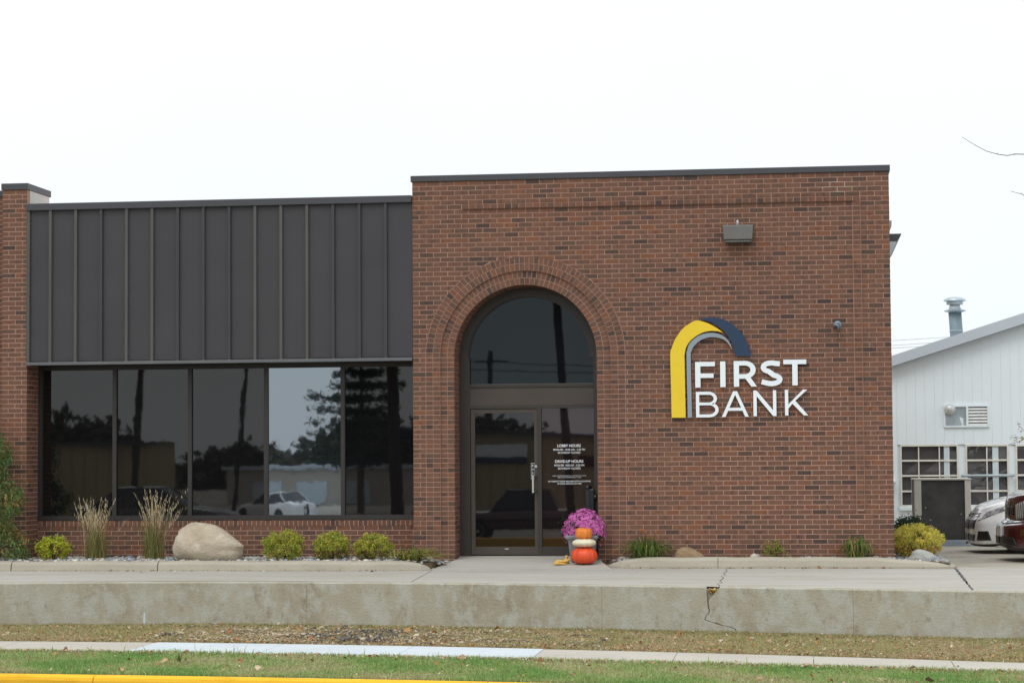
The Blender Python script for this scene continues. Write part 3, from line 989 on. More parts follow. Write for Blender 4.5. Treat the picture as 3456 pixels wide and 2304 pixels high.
# soffit of the arch
for i in range(46):
    a0, a1 = math.pi * i / 46 + .004, math.pi * (i + 1) / 46 - .004
    for k in range(3):
        y0, y1 = YI + .004 + k * .175, YI + .004 + k * .175 + .166
        q = [(CX + RI * math.cos(a), yy, ZSP + RI * math.sin(a)) for a, yy in ((a0, y0), (a0, y1), (a1, y1), (a1, y0))]
        am = (a0 + a1) / 2
        mass.add(q, (-math.cos(am), 0, -math.sin(am)), 0.012)
# --- arch rings: every voussoir is a part
arch = MB().strip([((CX + (RI + .004) * math.cos(a), ZSP + (RI + .004) * math.sin(a)), (CX + (RI + .012) * math.cos(a), ZSP + (RI + .012) * math.sin(a))) for a in np.linspace(math.pi, 0, 40)], YI + .02, YD).build('arch', MT['mortar'], bank)
for (r0, r1, nn, y) in ((RO - .1016, RO, 62, 0.0), (RO - .2032, RO - .1016, 58, 0.0), (RM - .1016, RM, 53, YI - .006), (RM - .2032, RM - .1016, 48, YI - .006)):
    da = math.pi / nn
    v = []
    ri, ro = r0 + .004, r1 - .004
    ti, to = da / 2 - .0045 / ri, da / 2 - .0045 / ro
    for yy in (0, 0.016):
        v += [(-ri * math.sin(ti), yy, ri * math.cos(ti)), (ri * math.sin(ti), yy, ri * math.cos(ti)), (ro * math.sin(to), yy, ro * math.cos(to)), (-ro * math.sin(to), yy, ro * math.cos(to))]
    f = [(0, 1, 2, 3)] + [(i, 4 + i, 4 + (i + 1) % 4, (i + 1) % 4) for i in range(4)]
    me = mesh_from('arch_brick', v, f, MT['brick'])
    for i in range(nn):
        o = bpy.data.objects.new('arch_brick', me)
        o.location = (CX, y + random.uniform(-.001, .001), ZSP)
        o.rotation_euler = (0, -math.pi / 2 + da * (i + .5), 0)
        link(o, arch)

# --- brick pillar at the far end of the windows
PX0, PX1 = -6.062, -5.682
pil = MB()
pil.box(PX0 + .006, PX1 - .0032, YM, 0.95, -0.3, 5.295)
pillar = pil.build('pillar', MT['mortar'], bank)
zt = 5.295
for r in range(80):
    z1 = zt - r * CO - .004; z0 = z1 - CO + J; zm = (z0 + z1) / 2
    if z1 < -.1: break
    ws = [(0, .1016), (.1016, .3048), (.3048, .38)] if r % 2 else [(0, .2032), (.2032, .38)]
    for a, b in ws:
        brick_obj('brick', pillar, b - a - J * .9, CO - J, (PX0 + (a + b) / 2, random.uniform(-.001, .001), zm))
    y = 0.008 if r % 2 else -.095
    while y < YD and z1 < 2.8:
        a, b = max(y, .008), min(y + BW - J, YD + .02)
        if b - a > .03: brick_obj('brick', pillar, b - a, CO - J, (PX1, (a + b) / 2, zm), (0, 0, math.pi / 2))
        y += BW
m_ = MB(); m_.box(PX0 - .012, PX1 + .012, -.018, 1.0, 5.297, 5.392); m_.build('pillar_cap', MT['coping'], bank, bevel=.004)
box('pillar_flashing', MT['flash'], PX1 - .004, PX1 + .004, .10, .94, 4.9, 5.294, bank)
# neighbouring bay beyond the pillar
nb = MB(); nb.box(-14, PX0 - .002, .3532, .95, -.3, 5.24); nb.build('far_bay_wall', MT['mortar'], bank)
for r in range(79):
    z1 = 5.24 - r * CO - .004; z0 = z1 - CO + J
    x = PX0 - .003 - (BW if r % 2 else BW / 2)
    mass.rect(x, PX0 - .006, z0, z1, .35)
    for k in range(6):
        mass.rect(x - BW * (k + 1), x - BW * k - J, z0, z1, .35)
box('far_bay_coping', MT['coping'], -14, PX0 - .003, .33, .97, 5.242, 5.335, bank, bevel=.004)

# --- wall under the windows
sp_ = MB(); sp_.box(PX1 + .001, -.001, YD - .0268, YD + .2, -.3, .39); sp_.box(PX1 + .001, -.001, YD - .0325, YD + .2, .39, .468)
spw = sp_.build('window_wall', MT['mortar'], bank)
k = int(abs(PX1) / CO)
for i in range(k):
    x = PX1 + (i + .5) * abs(PX1) / k
    brick_obj('sill_brick', spw, CO - J, .086, (x, YD - .036 + random.uniform(-.001, .001), .434))
for r in range(7):
    z1 = .385 - r * CO; z0 = z1 - CO + J
    x = PX1 + J / 2 - (BW / 2 if r % 2 else 0)
    while x < 0:
        a, b = max(x, PX1 + .003), min(x + BW - J, -.003)
        if b - a > .03: brick_obj('brick', spw, b - a, CO - J, ((a + b) / 2, YD - .03, (z0 + z1) / 2))
        x += BW
mass.build('brickwork', wall)

# --- copings, roof and side canopy
box('coping', MT['coping'], -.018, WX + .018, -.020, 0.62, ZT + .001, 5.362, bank, bevel=.005)
m_ = MB(); m_.box(-13.9, -.02, .62, 8.0, -.3, 4.95); m_.box(.02, WX - .014, .602, 8.0, -.3, 5.2)
m_.build('rear_block', MT['mortar'], bank)
m_ = MB()
m_.prism([(WX + .002, 4.80), (7.048, 4.80), (7.046, 4.79), (6.977, 4.682), (WX + .002, 4.684)], 4.0, 7.6)
m_.build('side_canopy_fascia', MT['coping'], bank)
m_ = MB(); m_.prism([(WX + .002, 4.683), (6.974, 4.681), (WX + .002, 4.13)], 4.004, 7.59); m_.build('side_canopy_soffit', MT['shedtrim'], bank)
m_ = MB(); m_.prism([(WX + .002, 5.04), (6.914, 5.04), (6.908, 4.944), (6.86, 4.845), (WX + .002, 4.80)], 4.3, 7.0); m_.build('side_vent', MT['capside'], bank)

# --- metal fascia with standing seams
fas = box('metal_fascia', MT['metal'], PX1 + .012, -.002, .012, .60, 2.79, 4.985, bank)
for i in range(14):
    x = -5.327 + i * .3803
    m_ = MB()
    m_.prism([(-.024, 0), (.024, 0), (.024, 1), (-.024, 1)], 0, 1)
    wv = MB()
    z0, z1 = 2.775, 4.99
    wv.quadset([(x - .026, .013, z0), (x - .020, -.028, z0), (x + .020, -.028, z0), (x + .026, .013, z0), (x - .026, .013, z1), (x - .020, -.028, z1), (x + .020, -.028, z1), (x + .026, .013, z1)],
               [(0, 1, 5, 4), (1, 2, 6, 5), (2, 3, 7, 6), (0, 3, 2, 1), (4, 5, 6, 7)])
    wv.build('standing_seam', MT['seam' if i in (0, 1, 3, 4, 8, 9, 10) else 'metal'], fas)
box('edge_flashing', MT['seam'], PX1 - .004, PX1 + .045, -.022, .012, 2.75, 4.99, fas)
box('fascia_coping', MT['coping'], PX1 - .002, -.003, -.045, .62, 4.985, 5.085, fas, bevel=.005)
box('bottom_trim', MT['trim'], PX1 - .004, -.003, -.034, .012, 2.732, 2.776, fas, bevel=.004)
box('soffit', MT['winframe'], PX1 + .003, -.003, .013, .60, 2.734, 2.785, fas)

# --- ribbon windows
FY = YD - .03
fr = MB()
fr.box(PX1 + .002, -.002, FY, YD + .06, 2.676, 2.733)
fr.box(PX1 + .002, -.002, FY - .012, YD + .06, .480, .545)
mull = [PX1 + .03, -4.524, -3.390, -2.255, -1.119, -0.02]
for x in mull:
    fr.box(x - .030, x + .030, FY + .003, YD + .058, .545, 2.676)
frame = fr.build('window_frame', MT['winframe'], bank)
for i in range(5):
    m_ = MB()
    x0, x1 = mull[i] + .0302, mull[i + 1] - .0302
    m_.grid([[(x0 * (1 - s_) + x1 * s_, YD + .012, .5452 * (1 - t) + 2.6758 * t) for s_ in (0, .5, 1)] for t in (0, .5, 1)])
    o = m_.build('window_pane', MT['glass_m' if i == 3 else 'glass'], frame)
    if i == 3: tag(o, 'brighter mirror-like pane')

# --- arched entrance: frame, fanlight, transom, door, sidelight
ent = empty('entrance', (CX, YD, -.04)); ent.parent = bank
ent.location = (0, 0, 0)
GR = .885
ef = MB()
hub = ZSP + .002
ef.strip([((CX + (RI + .004) * math.cos(a), ZSP + (RI + .004) * math.sin(a)), (CX + GR * math.cos(a), hub + GR * math.sin(a))) for a in np.linspace(math.pi, 0, 49)], YD - .05, YD + .07)
ef.box(CX - RI - .004, .745, YD - .051, YD + .07, -.045, ZSP + .012)
ef.box(2.525, CX + RI + .004, YD - .051, YD + .07, -.045, ZSP + .012)
ef.build('arch_frame', MT['bronze'], ent)
box('transom', MT['bronze2'], .7452, 2.5248, YD - .035, YD + .06, 2.10, 2.352, ent)
box('transom_bar', MT['bronze'], .7452, 2.5248, YD - .052, YD + .06, 2.352, 2.405, ent, bevel=.006)
gl = MB()
gp = [(.7454, 2.4052), (2.5246, 2.4052), (2.5246, hub)] + [(CX + (GR + .02) * math.cos(a), hub + (GR + .02) * math.sin(a)) for a in np.linspace(0, math.pi, 40)][1:-1] + [(.7454, hub)]
gl.quadset([(x, YD + .01, z) for x, z in gp], [tuple(range(len(gp)))])
gl.build('fanlight', MT['glass_a'], ent)
bd = MB()   # thin bead around the fanlight
bd.strip([((CX + (GR + .002) * math.cos(a), hub + (GR + .002) * math.sin(a)), (CX + (GR - .018) * math.cos(a), hub + (GR - .018) * math.sin(a))) for a in np.linspace(math.pi, 0, 49)], YD - .02, YD + .02)
bd.build('fanlight_bead', MT['bronze'], ent)
hd = MB()
hd.box(.7452, 2.5248, YD - .045, YD + .06, 2.052, 2.0995)
hd.box(1.715, 1.772, YD - .045, YD + .06, -.045, 2.052)
hd.build('door_frame', MT['bronze'], ent)
dm = MB()
dm.box(.752, .812, YD - .03, YD + .02, -.03, 2.046)
dm.box(1.668, 1.712, YD - .03, YD + .02, -.03, 2.046)
dm.box(.812, 1.668, YD - .029, YD + .02, 1.988, 2.046)
dm.box(.812, 1.668, YD - .029, YD + .02, -.03, .085)
door = dm.build('door', MT['bronze2'], ent)
MB().grid([[(.8121, YD - .004, .0852), (1.6679, YD - .004, .0852)], [(.8121, YD - .004, 1.9878), (1.6679, YD - .004, 1.9878)]]).build('door_glass', MT['glass'], door)
h = MB(); h.tube([(1.655, YD - .105, .85), (1.655, YD - .105, 1.105)], .017, 10)
h.build('pull_handle', MT['steel'], door)
for zh in (.862, 1.07): box('handle_bracket', MT['bronze'], 1.652, 1.70, YD - .105, YD - .03, zh, zh + .023, door)
h = MB(); h.lathe([(0.019, -.018), (.017, .0), (.012, .01)], (1.692, YD - .036, 1.225), 14, 'y'); h.build('lock_cylinder', MT['steel'], door)
box('kick_plate_badge', MT['steel'], 1.235, 1.29, YD - .034, YD - .029, .045, .06, door)
box('pull_sign', MT['white'], 1.617, 1.666, YD - .010, YD - .006, 1.045, 1.272, door)
box('pull_sign_field', MT['blackpost'], 1.621, 1.662, YD - .0125, YD - .0098, 1.049, 1.268, door)
MB().box(1.772, 2.5248, YD - .04, YD + .05, -.045, .085).build('sidelight_rail', MT['bronze'], ent)
MB().grid([[(1.7722, YD - .004, .0852), (2.5246, YD - .004, .0852)], [(1.7722, YD - .004, 2.0518), (2.5246, YD - .004, 2.0518)]]).build('sidelight_glass', MT['glass_s'], ent)


def text(body, x, z, size, y, mat, parent, name, width=None, bold=0.0, ls=1.0):
    c = bpy.data.curves.new(name, 'FONT')
    c.body = body
    c.align_x = 'CENTER'; c.align_y = 'CENTER'
    c.size = size
    c.offset = bold
    c.extrude = 0.0006
    c.space_character = ls
    c.resolution_u = 3
    c.materials.append(mat)
    tmp = bpy.data.objects.new(name, c)
    link(tmp)
    bpy.context.view_layer.update()
    me = bpy.data.meshes.new_from_object(tmp.evaluated_get(bpy.context.evaluated_depsgraph_get()))
    bpy.data.objects.remove(tmp)
    o = bpy.data.objects.new(name, me)
    if width:
        xs = [v.co.x for v in me.vertices]
        k = width / max(1e-6, max(xs) - min(xs))
        mx = (max(xs) + min(xs)) / 2
        ys = [v.co.y for v in me.vertices]; my = (max(ys) + min(ys)) / 2
        for v in me.vertices: v.co.x = (v.co.x - mx) * k; v.co.y -= my
    o.location = (x, y, z)
    o.rotation_euler = (math.pi / 2, 0, 0)
    return link(o, parent)


TY = YD - .009
for body, z, size, wd, bo in (('LOBBY HOURS', 1.516, .054, .338, .0010), ('MON-FRI  10:00 AM - 5:30 PM', 1.460, .040, .452, .0003), ('SATURDAY CLOSED', 1.417, .040, .325, .0003),
                              ('DRIVE-UP HOURS', 1.293, .054, .405, .0010), ('MON-FRI  9:00 AM - 5:30 PM', 1.237, .040, .430, .0003), ('SATURDAY CLOSED', 1.193, .040, .325, .0003),
                              ('CHECK OUR MAIN OFFICE OR CALL FOR ADDITIONAL HOURS', 1.088, .018, .482, 0), ('OPEN AT OUR MAIN OFFICE SATURDAY 9 - NOON', 1.064, .018, .335, 0),
                              ('AUTOMATIC TELLER MACHINE, BOTH LOCATIONS', 1.008, .030, .612, .0003), ('24 HOUR SERVICE ANYTIME', .976, .030, .345, .0003)):
    text(body, 2.165, z, size, TY, MT['white'], ent, 'hours_lettering', wd, bo)
for i, ch in enumerate('PULL'):
    text(ch, 1.6415, 1.232 - i * .050, .036, YD - .0145, MT['white'], door, 'pull_letter', None, .001)

# ------------------------------------------------------------------ sign on the wall
sign = empty('bank_sign', (4.6, 0, 1.9))
sign.location = (0, 0, 0)
tag(sign, 'FIRST BANK sign with white letters and a yellow, grey and navy arch emblem', 'sign')
yellow = [(3.665, 1.89), (3.66, 2.33), (3.655, 2.761), (3.676, 2.862), (3.728, 2.987), (3.82, 3.116), (3.911, 3.188), (4.014, 3.238), (4.104, 3.225), (4.194, 3.193), (4.284, 3.143), (4.351, 3.097), (4.395, 3.059), (4.328, 3.083), (4.238, 3.091), (4.148, 3.081), (4.068, 3.052), (3.989, 3.003), (3.92, 2.939), (3.874, 2.86), (3.854, 2.769), (3.852, 2.701), (3.859, 1.888)]
grey = [(3.888, 1.888), (3.88, 2.724), (3.887, 2.814), (3.914, 2.905), (3.977, 2.978), (4.057, 3.03), (4.147, 3.058), (4.238, 3.065), (4.316, 3.052), (4.384, 3.023), (4.439, 2.979), (4.481, 2.92), (4.503, 2.868), (4.514, 2.829), (4.485, 2.874), (4.45, 2.926), (4.394, 2.972), (4.327, 2.995), (4.248, 3.005), (4.18, 3.0), (4.101, 2.976), (4.033, 2.931), (3.976, 2.87), (3.947, 2.802), (3.938, 2.723), (3.947, 1.888)]
navy = [(4.054, 3.254), (4.138, 3.276), (4.218, 3.28), (4.308, 3.273), (4.398, 3.249), (4.487, 3.205), (4.576, 3.133), (4.654, 3.047), (4.715, 2.95), (4.753, 2.848), (4.779, 2.732), (4.552, 2.735), (4.539, 2.84), (4.506, 2.931), (4.462, 3.01), (4.407, 3.079), (4.34, 3.137), (4.262, 3.192), (4.183, 3.227), (4.104, 3.246)]


def smooth_outline(p, sharp):
    """round the outline between its sharp corners"""
    n = len(p); outp = []
    for i in range(n):
        a, b = p[i], p[(i + 1) % n]
        pa = p[i - 1] if i not in sharp else a
        nb_ = p[(i + 2) % n] if (i + 1) % n not in sharp else b
        for t in (0, .25, .5, .75):
            t2, t3 = t * t, t * t * t
            q = [0.5 * ((2 * a[k]) + (-pa[k] + b[k]) * t + (2 * pa[k] - 5 * a[k] + 4 * b[k] - nb_[k]) * t2 + (-pa[k] + 3 * a[k] - 3 * b[k] + nb_[k]) * t3) for k in (0, 1)]
            outp.append(tuple(q))
    return outp


def plate(name, loops, mat, parent, y0, y1):
    """flat cut-out with holes, extruded between y0 and y1"""
    c = bpy.data.curves.new(name, 'CURVE')
    c.dimensions = '2D'; c.fill_mode = 'BOTH'
    c.extrude = (y1 - y0) / 2
    for lp in loops:
        s_ = c.splines.new('POLY')
        s_.points.add(len(lp) - 1)
        for pt, (x, z) in zip(s_.points, lp): pt.co = (x, z, 0, 1)
        s_.use_cyclic_u = True
    c.materials.append(mat)
    tmp = bpy.data.objects.new(name, c)
    link(tmp)
    bpy.context.view_layer.update()
    me = bpy.data.meshes.new_from_object(tmp.evaluated_get(bpy.context.evaluated_depsgraph_get()))
    bpy.data.objects.remove(tmp)
    o = bpy.data.objects.new(name, me)
    o.rotation_euler = (math.pi / 2, 0, 0)
    o.location = (0, (y0 + y1) / 2, 0)
    return link(o, parent)


plate('emblem_arc', [smooth_outline(yellow, {0, 12, 22})], MT['signyellow'], sign, -.062, -.020)
plate('emblem_arc', [smooth_outline(grey, {0, 13, 25})], MT['signgrey'], sign, -.050, -.020)
plate('emblem_arc', [smooth_outline(navy, {0, 10, 11})], MT['signnavy'], sign, -.050, -.020)


def arcpts(cx, cz, rx, rz, a0, a1, n=10):
    return [(cx + rx * math.cos(R(a)), cz + rz * math.sin(R(a))) for a in np.linspace(a0, a1, n)]


def offset_stroke(path, wd):
    L_, R_ = [], []
    for i, p in enumerate(path):
        a = Vector(path[max(i - 1, 0)]); b = Vector(path[min(i + 1, len(path) - 1)])
        d = (b - a).normalized(); nrm = Vector((-d.y, d.x))
        L_.append(tuple(Vector(p) + nrm * wd / 2)); R_.append(tuple(Vector(p) - nrm * wd / 2))
    return L_ + R_[::-1]


def letter(ch, wd, H, s):
    """outline loops of a geometric sans capital, box wd x H, stroke s"""
    if ch == 'I': return [[(0, 0), (wd, 0), (wd, H), (0, H)]]
    if ch == 'F':
        m = H * .375
        return [[(0, 0), (s, 0), (s, m), (wd * .93, m), (wd * .93, m + s * .86), (s, m + s * .86), (s, H - s * .86), (wd, H - s * .86), (wd, H), (0, H)]]
    if ch == 'T':
        c = wd / 2
        return [[(c - s / 2, 0), (c + s / 2, 0), (c + s / 2, H - s * .86), (wd, H - s * .86), (wd, H), (0, H), (0, H - s * .86), (c - s / 2, H - s * .86)]]
    if ch == 'R':
        rz = H * .345; cz = H - rz; cx = wd * .50
        rx = wd * .955 - cx
        leg = H - 2 * rz
        o_ = [(0, 0), (s, 0), (s, leg), (wd * .50, leg), (wd * .76, 0), (wd, 0), (wd * .70, leg + .028)]
        o_ += arcpts(cx, cz, rx, rz, -62, 90, 14) + [(0, H)]
        hh = [(s, leg + s * .86)] + arcpts(cx, cz, rx - s, rz - s * .86, -90, 90, 14) + [(s, H - s * .86)]
        return [o_, hh[::-1]]
    if ch == 'B':
        m = H * .525
        ru = (H - m + s / 2) / 2; cu = H - ru
        rl = (m + s / 2) / 2; cl = rl
        cxu, cxl = wd * .56, wd * .58
        o_ = [(0, 0)] + arcpts(cxl, cl, wd - cxl, rl, -90, 66, 14) + arcpts(cxu, cu, wd * .93 - cxu, ru, -66, 90, 14) + [(0, H)]
        h1 = [(s, s * .9)] + arcpts(cxl, cl, wd - cxl - s, rl - s * .9, -90, 90, 12) + [(s, m - s * .42)]
        h2 = [(s, m + s * .45)] + arcpts(cxu, cu, wd * .93 - cxu - s, ru - s * .9, -90, 90, 12) + [(s, H - s * .9)]
        return [o_, h1[::-1], h2[::-1]]
    if ch == 'A':
        c = wd / 2; sx = s * 1.08
        k = (c - sx * .55) / H
        z0, z1 = H * .24, H * .24 + s * .88
        o_ = [(0, 0), (sx, 0), (sx + k * z0, z0), (wd - sx - k * z0, z0), (wd - sx, 0), (wd, 0), (c + sx * .55, H), (c - sx * .55, H)]
        h_ = [(sx + k * z1, z1), (wd - sx - k * z1, z1), (c, H - s * 1.05)]
        return [o_, h_[::-1]]
    if ch == 'N':
        return [[(0, 0), (s, 0), (s, H - s * 1.75), (wd - s * 1.0, 0), (wd, 0), (wd, H), (wd - s, H), (wd - s, s * 1.75), (s * 1.0, H), (0, H)]]
    if ch == 'K':
        return [[(0, 0), (s, 0), (s, H * .27), (wd * .325, H * .455), (wd - s * 1.28, 0), (wd, 0), (wd * .45, H * .575), (wd * .975, H), (wd * .975 - s * 1.3, H), (s, H * .43), (s, H), (0, H)]]
    if ch == 'S':
        q = s / 2
        path = arcpts(wd * .545, H * .745, wd * .42, H * .255 - q, 38, 100, 7)[0:]
        path = [(wd * .90, H * .865)] + arcpts(wd * .50, H * .735, wd * .375, H * .265 - q, 62, 250, 16) + arcpts(wd * .50, H * .262, wd * .40, H * .262 - q, 72, -120, 17) + [(wd * .045, H * .175)]
        return [offset_stroke(path, s)]
    return []


H1, H2 = .356, .356
for ch, x0, x1, z0, s in (('F', 3.998, 4.272, 2.305, .072), ('I', 4.345, 4.418, 2.308, .072), ('R', 4.533, 4.851, 2.311, .073), ('S', 4.903, 5.199, 2.314, .070), ('T', 5.218, 5.534, 2.321, .073),
                           ('B', 4.004, 4.318, 1.890, .046), ('A', 4.361, 4.734, 1.893, .046), ('N', 4.799, 5.115, 1.900, .046), ('K', 5.233, 5.550, 1.905, .046)):
    lp = letter(ch, x1 - x0, H1, s)
    plate('letter', [[(x + x0, z + z0) for x, z in l_] for l_ in lp], MT['signwhite'], sign, -.055, -.018)
m_ = MB()
for x, z in ((3.75, 2.1), (3.75, 2.8), (4.66, 2.95), (3.92, 2.2), (4.04, 2.35), (4.38, 2.4), (4.57, 2.4), (5.08, 2.36), (5.375, 2.4), (4.03, 2.0), (4.45, 2.0), (4.82, 2.0), (5.26, 2.0), (4.15, 3.03)):
    m_.box(x - .008, x + .008, -.03, .01, z - .008, z + .008)
m_.build('mounting_stud', MT['steel'], sign)

# ------------------------------------------------------------------ wall lamp and camera
lamp = empty('wall_lamp', (0, 0, 0))
tag(lamp, 'grey wall pack lamp high on the brick wall above the sign', 'lamp')
m_ = MB()
m_.quadset([(4.405, -.19, 4.55), (4.832, -.19, 4.55), (4.815, -.20, 4.345), (4.422, -.20, 4.345), (4.415, -.002, 4.56), (4.822, -.002, 4.56), (4.81, -.002, 4.325), (4.427, -.002, 4.325)],
           [(3, 2, 1, 0), (0, 1, 5, 4), (0, 4, 7, 3), (1, 2, 6, 5), (4, 5, 6, 7), (2, 3, 7, 6)])
m_.build('lamp_housing', MT['lampbox'], lamp, bevel=.012)
m_ = MB(); m_.box(4.432, 4.806, -.185, -.01, 4.308, 4.338); m_.build('lamp_lens', MT['lens'], lamp, bevel=.01)
m_ = MB(); m_.lathe([(.017, 0), (.017, .05), (.012, .068), (.002, .073)], (4.612, -.1, 4.555), 12); m_.build('photocell', MT['galvl'], lamp, smooth=True)
m_ = MB()
for sx in (4.405, 4.832):
    for sz in (4.37, 4.52): m_.box(sx - .012, sx + .012, -.17, -.14, sz - .01, sz + .01)
m_.build('hinge_clip', MT['black'], lamp)

cm = empty('security_camera', (0, 0, 0))
tag(cm, 'small grey dome security camera on the brick wall right of the sign', 'camera')
m_ = MB(); m_.lathe([(.002, -.02), (.045, -.018), (.058, -.004), (.058, .0)], (5.972, -.002, 3.152), 20, 'y'); m_.build('mount_plate', MT['camgrey'], cm, smooth=True)
m_ = MB(); m_.tube([(5.975, -.01, 3.148), (5.962, -.07, 3.14), (5.945, -.14, 3.118), (5.940, -.165, 3.112)], [.030, .040, .040, .034], 16); m_.build('camera_body', MT['camgrey'], cm, smooth=True)
m_ = MB(); m_.lathe([(.032, .0), (.030, -.012), (.004, -.014)], (5.937, -.172, 3.110), 16, 'y'); m_.build('camera_lens', MT['black'], cm)

# ------------------------------------------------------------------ white shed behind the corner
SY = 11.5
shed = empty('white_shed', (0, 0, 0))
tag(shed, 'white metal-sided gabled shed with multi-pane windows behind the brick corner', 'building')
XE, XR = 6.90, 13.2
roofz = lambda x: 3.02 + (min(x, 2 * XR - x) - XE) * 0.3135 - 0.08
hole = [(7.300, 8.380, .389, 1.553), (8.512, 9.306, .389, 1.548), (9.434, 10.50, .389, 1.543), (10.62, 11.7, .389, 1.543)]
core = MB()
core.prism([(XE, -.3), (2 * XR - XE, -.3), (2 * XR - XE, 2.9), (XR, roofz(XR) - .05), (XE, 2.9)], SY + .30, SY + 14)
core.build('shed_body', MT['shed'], shed)
x = XE
pw = .176
k = 0
boards = MB
while x < 2 * XR - XE:
    xa, xb = x + .0012, x + pw - .0008
    segs = [(-.3, None)]
    for (h0, h1, a, b) in hole:
        if xb > h0 + .02 and xa < h1 - .02:
            segs = [(-.3, a), (b, None)]
    for za, zb in segs:
        m_ = MB()
        t0 = zb if zb is not None else roofz(xa); t1 = zb if zb is not None else roofz(xb)
        y0, y1 = SY + .004, SY          # lapped edge: each board a little proud at one side
        v = [(xa, y0, za), (xb, y1, za), (xb, y1, t1), (xa, y0, t0), (xa, SY + .03, za), (xb, SY + .03, za), (xb, SY + .03, t1), (xa, SY + .03, t0)]
        m_.quadset(v, [(0, 1, 2, 3), (1, 5, 6, 2), (4, 0, 3, 7), (0, 4, 5, 1), (3, 2, 6, 7)])
        m_.build('siding_board', MT['shed'], shed)
    x += pw
# lining behind the boards so joints show wall, not sky
m_ = MB()
for xa, xb, za, zb in ((XE, 7.30, -.3, 2.9), (8.38, 8.512, -.3, 2.9), (9.306, 9.434, -.3, 2.9), (10.5, 10.62, -.3, 2.9), (11.7, 19.5, -.3, 2.9)):
    m_.box(xa, xb, SY + .031, SY + .06, za, zb)
for h0, h1, a, b in hole:
    m_.box(h0, h1, SY + .031, SY + .06, -.3, a - .01); m_.box(h0, h1, SY + .031, SY + .06, b + .01, 2.9)
m_.prism([(XE, 2.9), (2 * XR - XE, 2.9), (XR, roofz(XR) - .05)], SY + .031, SY + .06)
m_.build('wall_lining', MT['shed'], shed)
m_ = MB()
sl_ = 0.3135
m_.prism([(XE - .35, roofz(XE) - .35 * sl_), (XR, roofz(XR)), (2 * XR - XE + .35, roofz(XE) - .35 * sl_), (2 * XR - XE + .35, roofz(XE) - .35 * sl_ + .2), (XR, roofz(XR) + .205), (XE - .35, roofz(XE) - .35 * sl_ + .2)], SY - .22, SY - .19)
m_.build('fascia_board', MT['shedtrim'], shed)
m_ = MB()
m_.prism([(XE - .35, roofz(XE) - .35 * sl_ + .16), (XR, roofz(XR) + .165), (2 * XR - XE + .35, roofz(XE) - .35 * sl_ + .16), (2 * XR - XE + .35, roofz(XE) - .35 * sl_ + .19), (XR, roofz(XR) + .195), (XE - .35, roofz(XE) - .35 * sl_ + .19)], SY - .189, SY + 14.3)
m_.build('roof', MT['shedtrim'], shed)
hz = [1.251, .967, .676]
vs = [[7.645, 8.029], [8.906], [9.80, 10.15], [10.98, 11.34]]
inner = [(8.114, 8.218), (9.010, 9.119), (10.24, 10.34), (11.45, 11.55)]
for (h0, h1, a, b), vv, (i0, i1) in zip(hole, vs, inner):
    fr = MB()
    fr.box(h0, h0 + .03, SY - .006, SY + .1, a, b); fr.box(h1 - .03, h1, SY - .006, SY + .1, a, b)
    fr.box(h0 + .03, h1 - .03, SY - .004, SY + .1, b - .035, b); fr.box(h0 + .03, h1 - .03, SY - .004, SY + .1, a, a + .03)
    wn = fr.build('window', MT['shedwin'], shed)
    m_ = MB()
    for z in hz: m_.box(h0 + .03, h1 - .03, SY + .004, SY + .05, z - .017, z + .017)
    m_.build('glazing_bar', MT['shedwin'], wn)
    xs_ = [h0 + .03] + vv + [h1 - .03]
    zs_ = [a + .03] + hz[::-1] + [b - .035]
    for v_ in vv:
        for za, zb in zip(zs_[:-1], zs_[1:]):
            box('glazing_bar', MT['shedwin'], v_ - .011, v_ + .011, SY + .008, SY + .045, za + .017, zb - .017, wn)
    for xa, xb in zip(xs_[:-1], xs_[1:]):
        for za, zb in zip(zs_[:-1], zs_[1:]):
            MB().grid([[(xa + .003, SY + .055 + random.uniform(0, .004), za), (xb - .003, SY + .055 + random.uniform(0, .004), za)], [(xa + .003, SY + .055 + random.uniform(0, .004), zb), (xb - .003, SY + .055 + random.uniform(0, .004), zb)]]).build('pane', MT['shedglass'], wn)
    m_ = MB()
    m_.box(i0, i1, SY + .02, SY + .052, a + .031, b - .036)
    m_.build('window_post', MT['shedpost'], wn)
    box('window_sill', MT['shed'], h0 - .03, h1 + .03, SY - .06, SY + .02, a - .075, a - .002, wn, bevel=.008)
# louvred vent with sheet panel and round hood
lv = MB()
for (x0, x1, z0, z1) in ((8.120, 8.955, 2.255, 2.290), (8.120, 8.955, 1.872, 1.900), (8.120, 8.150, 1.900, 2.255), (8.925, 8.955, 1.900, 2.255), (8.535, 8.575, 1.900, 2.255)):
    lv.box(x0, x1, SY - .035, SY + .02, z0, z1)
louv = lv.build('wall_vent', MT['shed'], shed)
m_ = MB(); m_.grid([[(8.15 + .385 * s_, SY - .004 - .006 * math.sin(5 * s_ + 3 * t), 1.90 + .355 * t) for s_ in np.linspace(0, 1, 8)] for t in np.linspace(0, 1, 6)]); m_.build('sheet_panel', MT['galv'], louv, smooth=True)
for i in range(6):
    z = 1.905 + i * .0585
    m_ = MB(); m_.quadset([(8.577, SY - .030, z), (8.923, SY - .030, z), (8.923, SY - .004, z + .046), (8.577, SY - .004, z + .046), (8.577, SY - .026, z - .004), (8.923, SY - .026, z - .004)], [(0, 1, 2, 3), (4, 5, 1, 0)])
    m_.build('louvre_slat', MT['galvl'], louv)
box('vent_back', MT['black'], 8.577, 8.923, SY + .0, SY + .004, 1.9, 2.255, louv)
m_ = MB(); m_.lathe([(.004, -.135), (.05, -.13), (.085, -.10), (.104, -.055), (.108, -.02), (.10, .0)], (8.236, SY - .04, 2.205), 22, 'y'); m_.build('round_hood', MT['galvl'], louv, smooth=True)
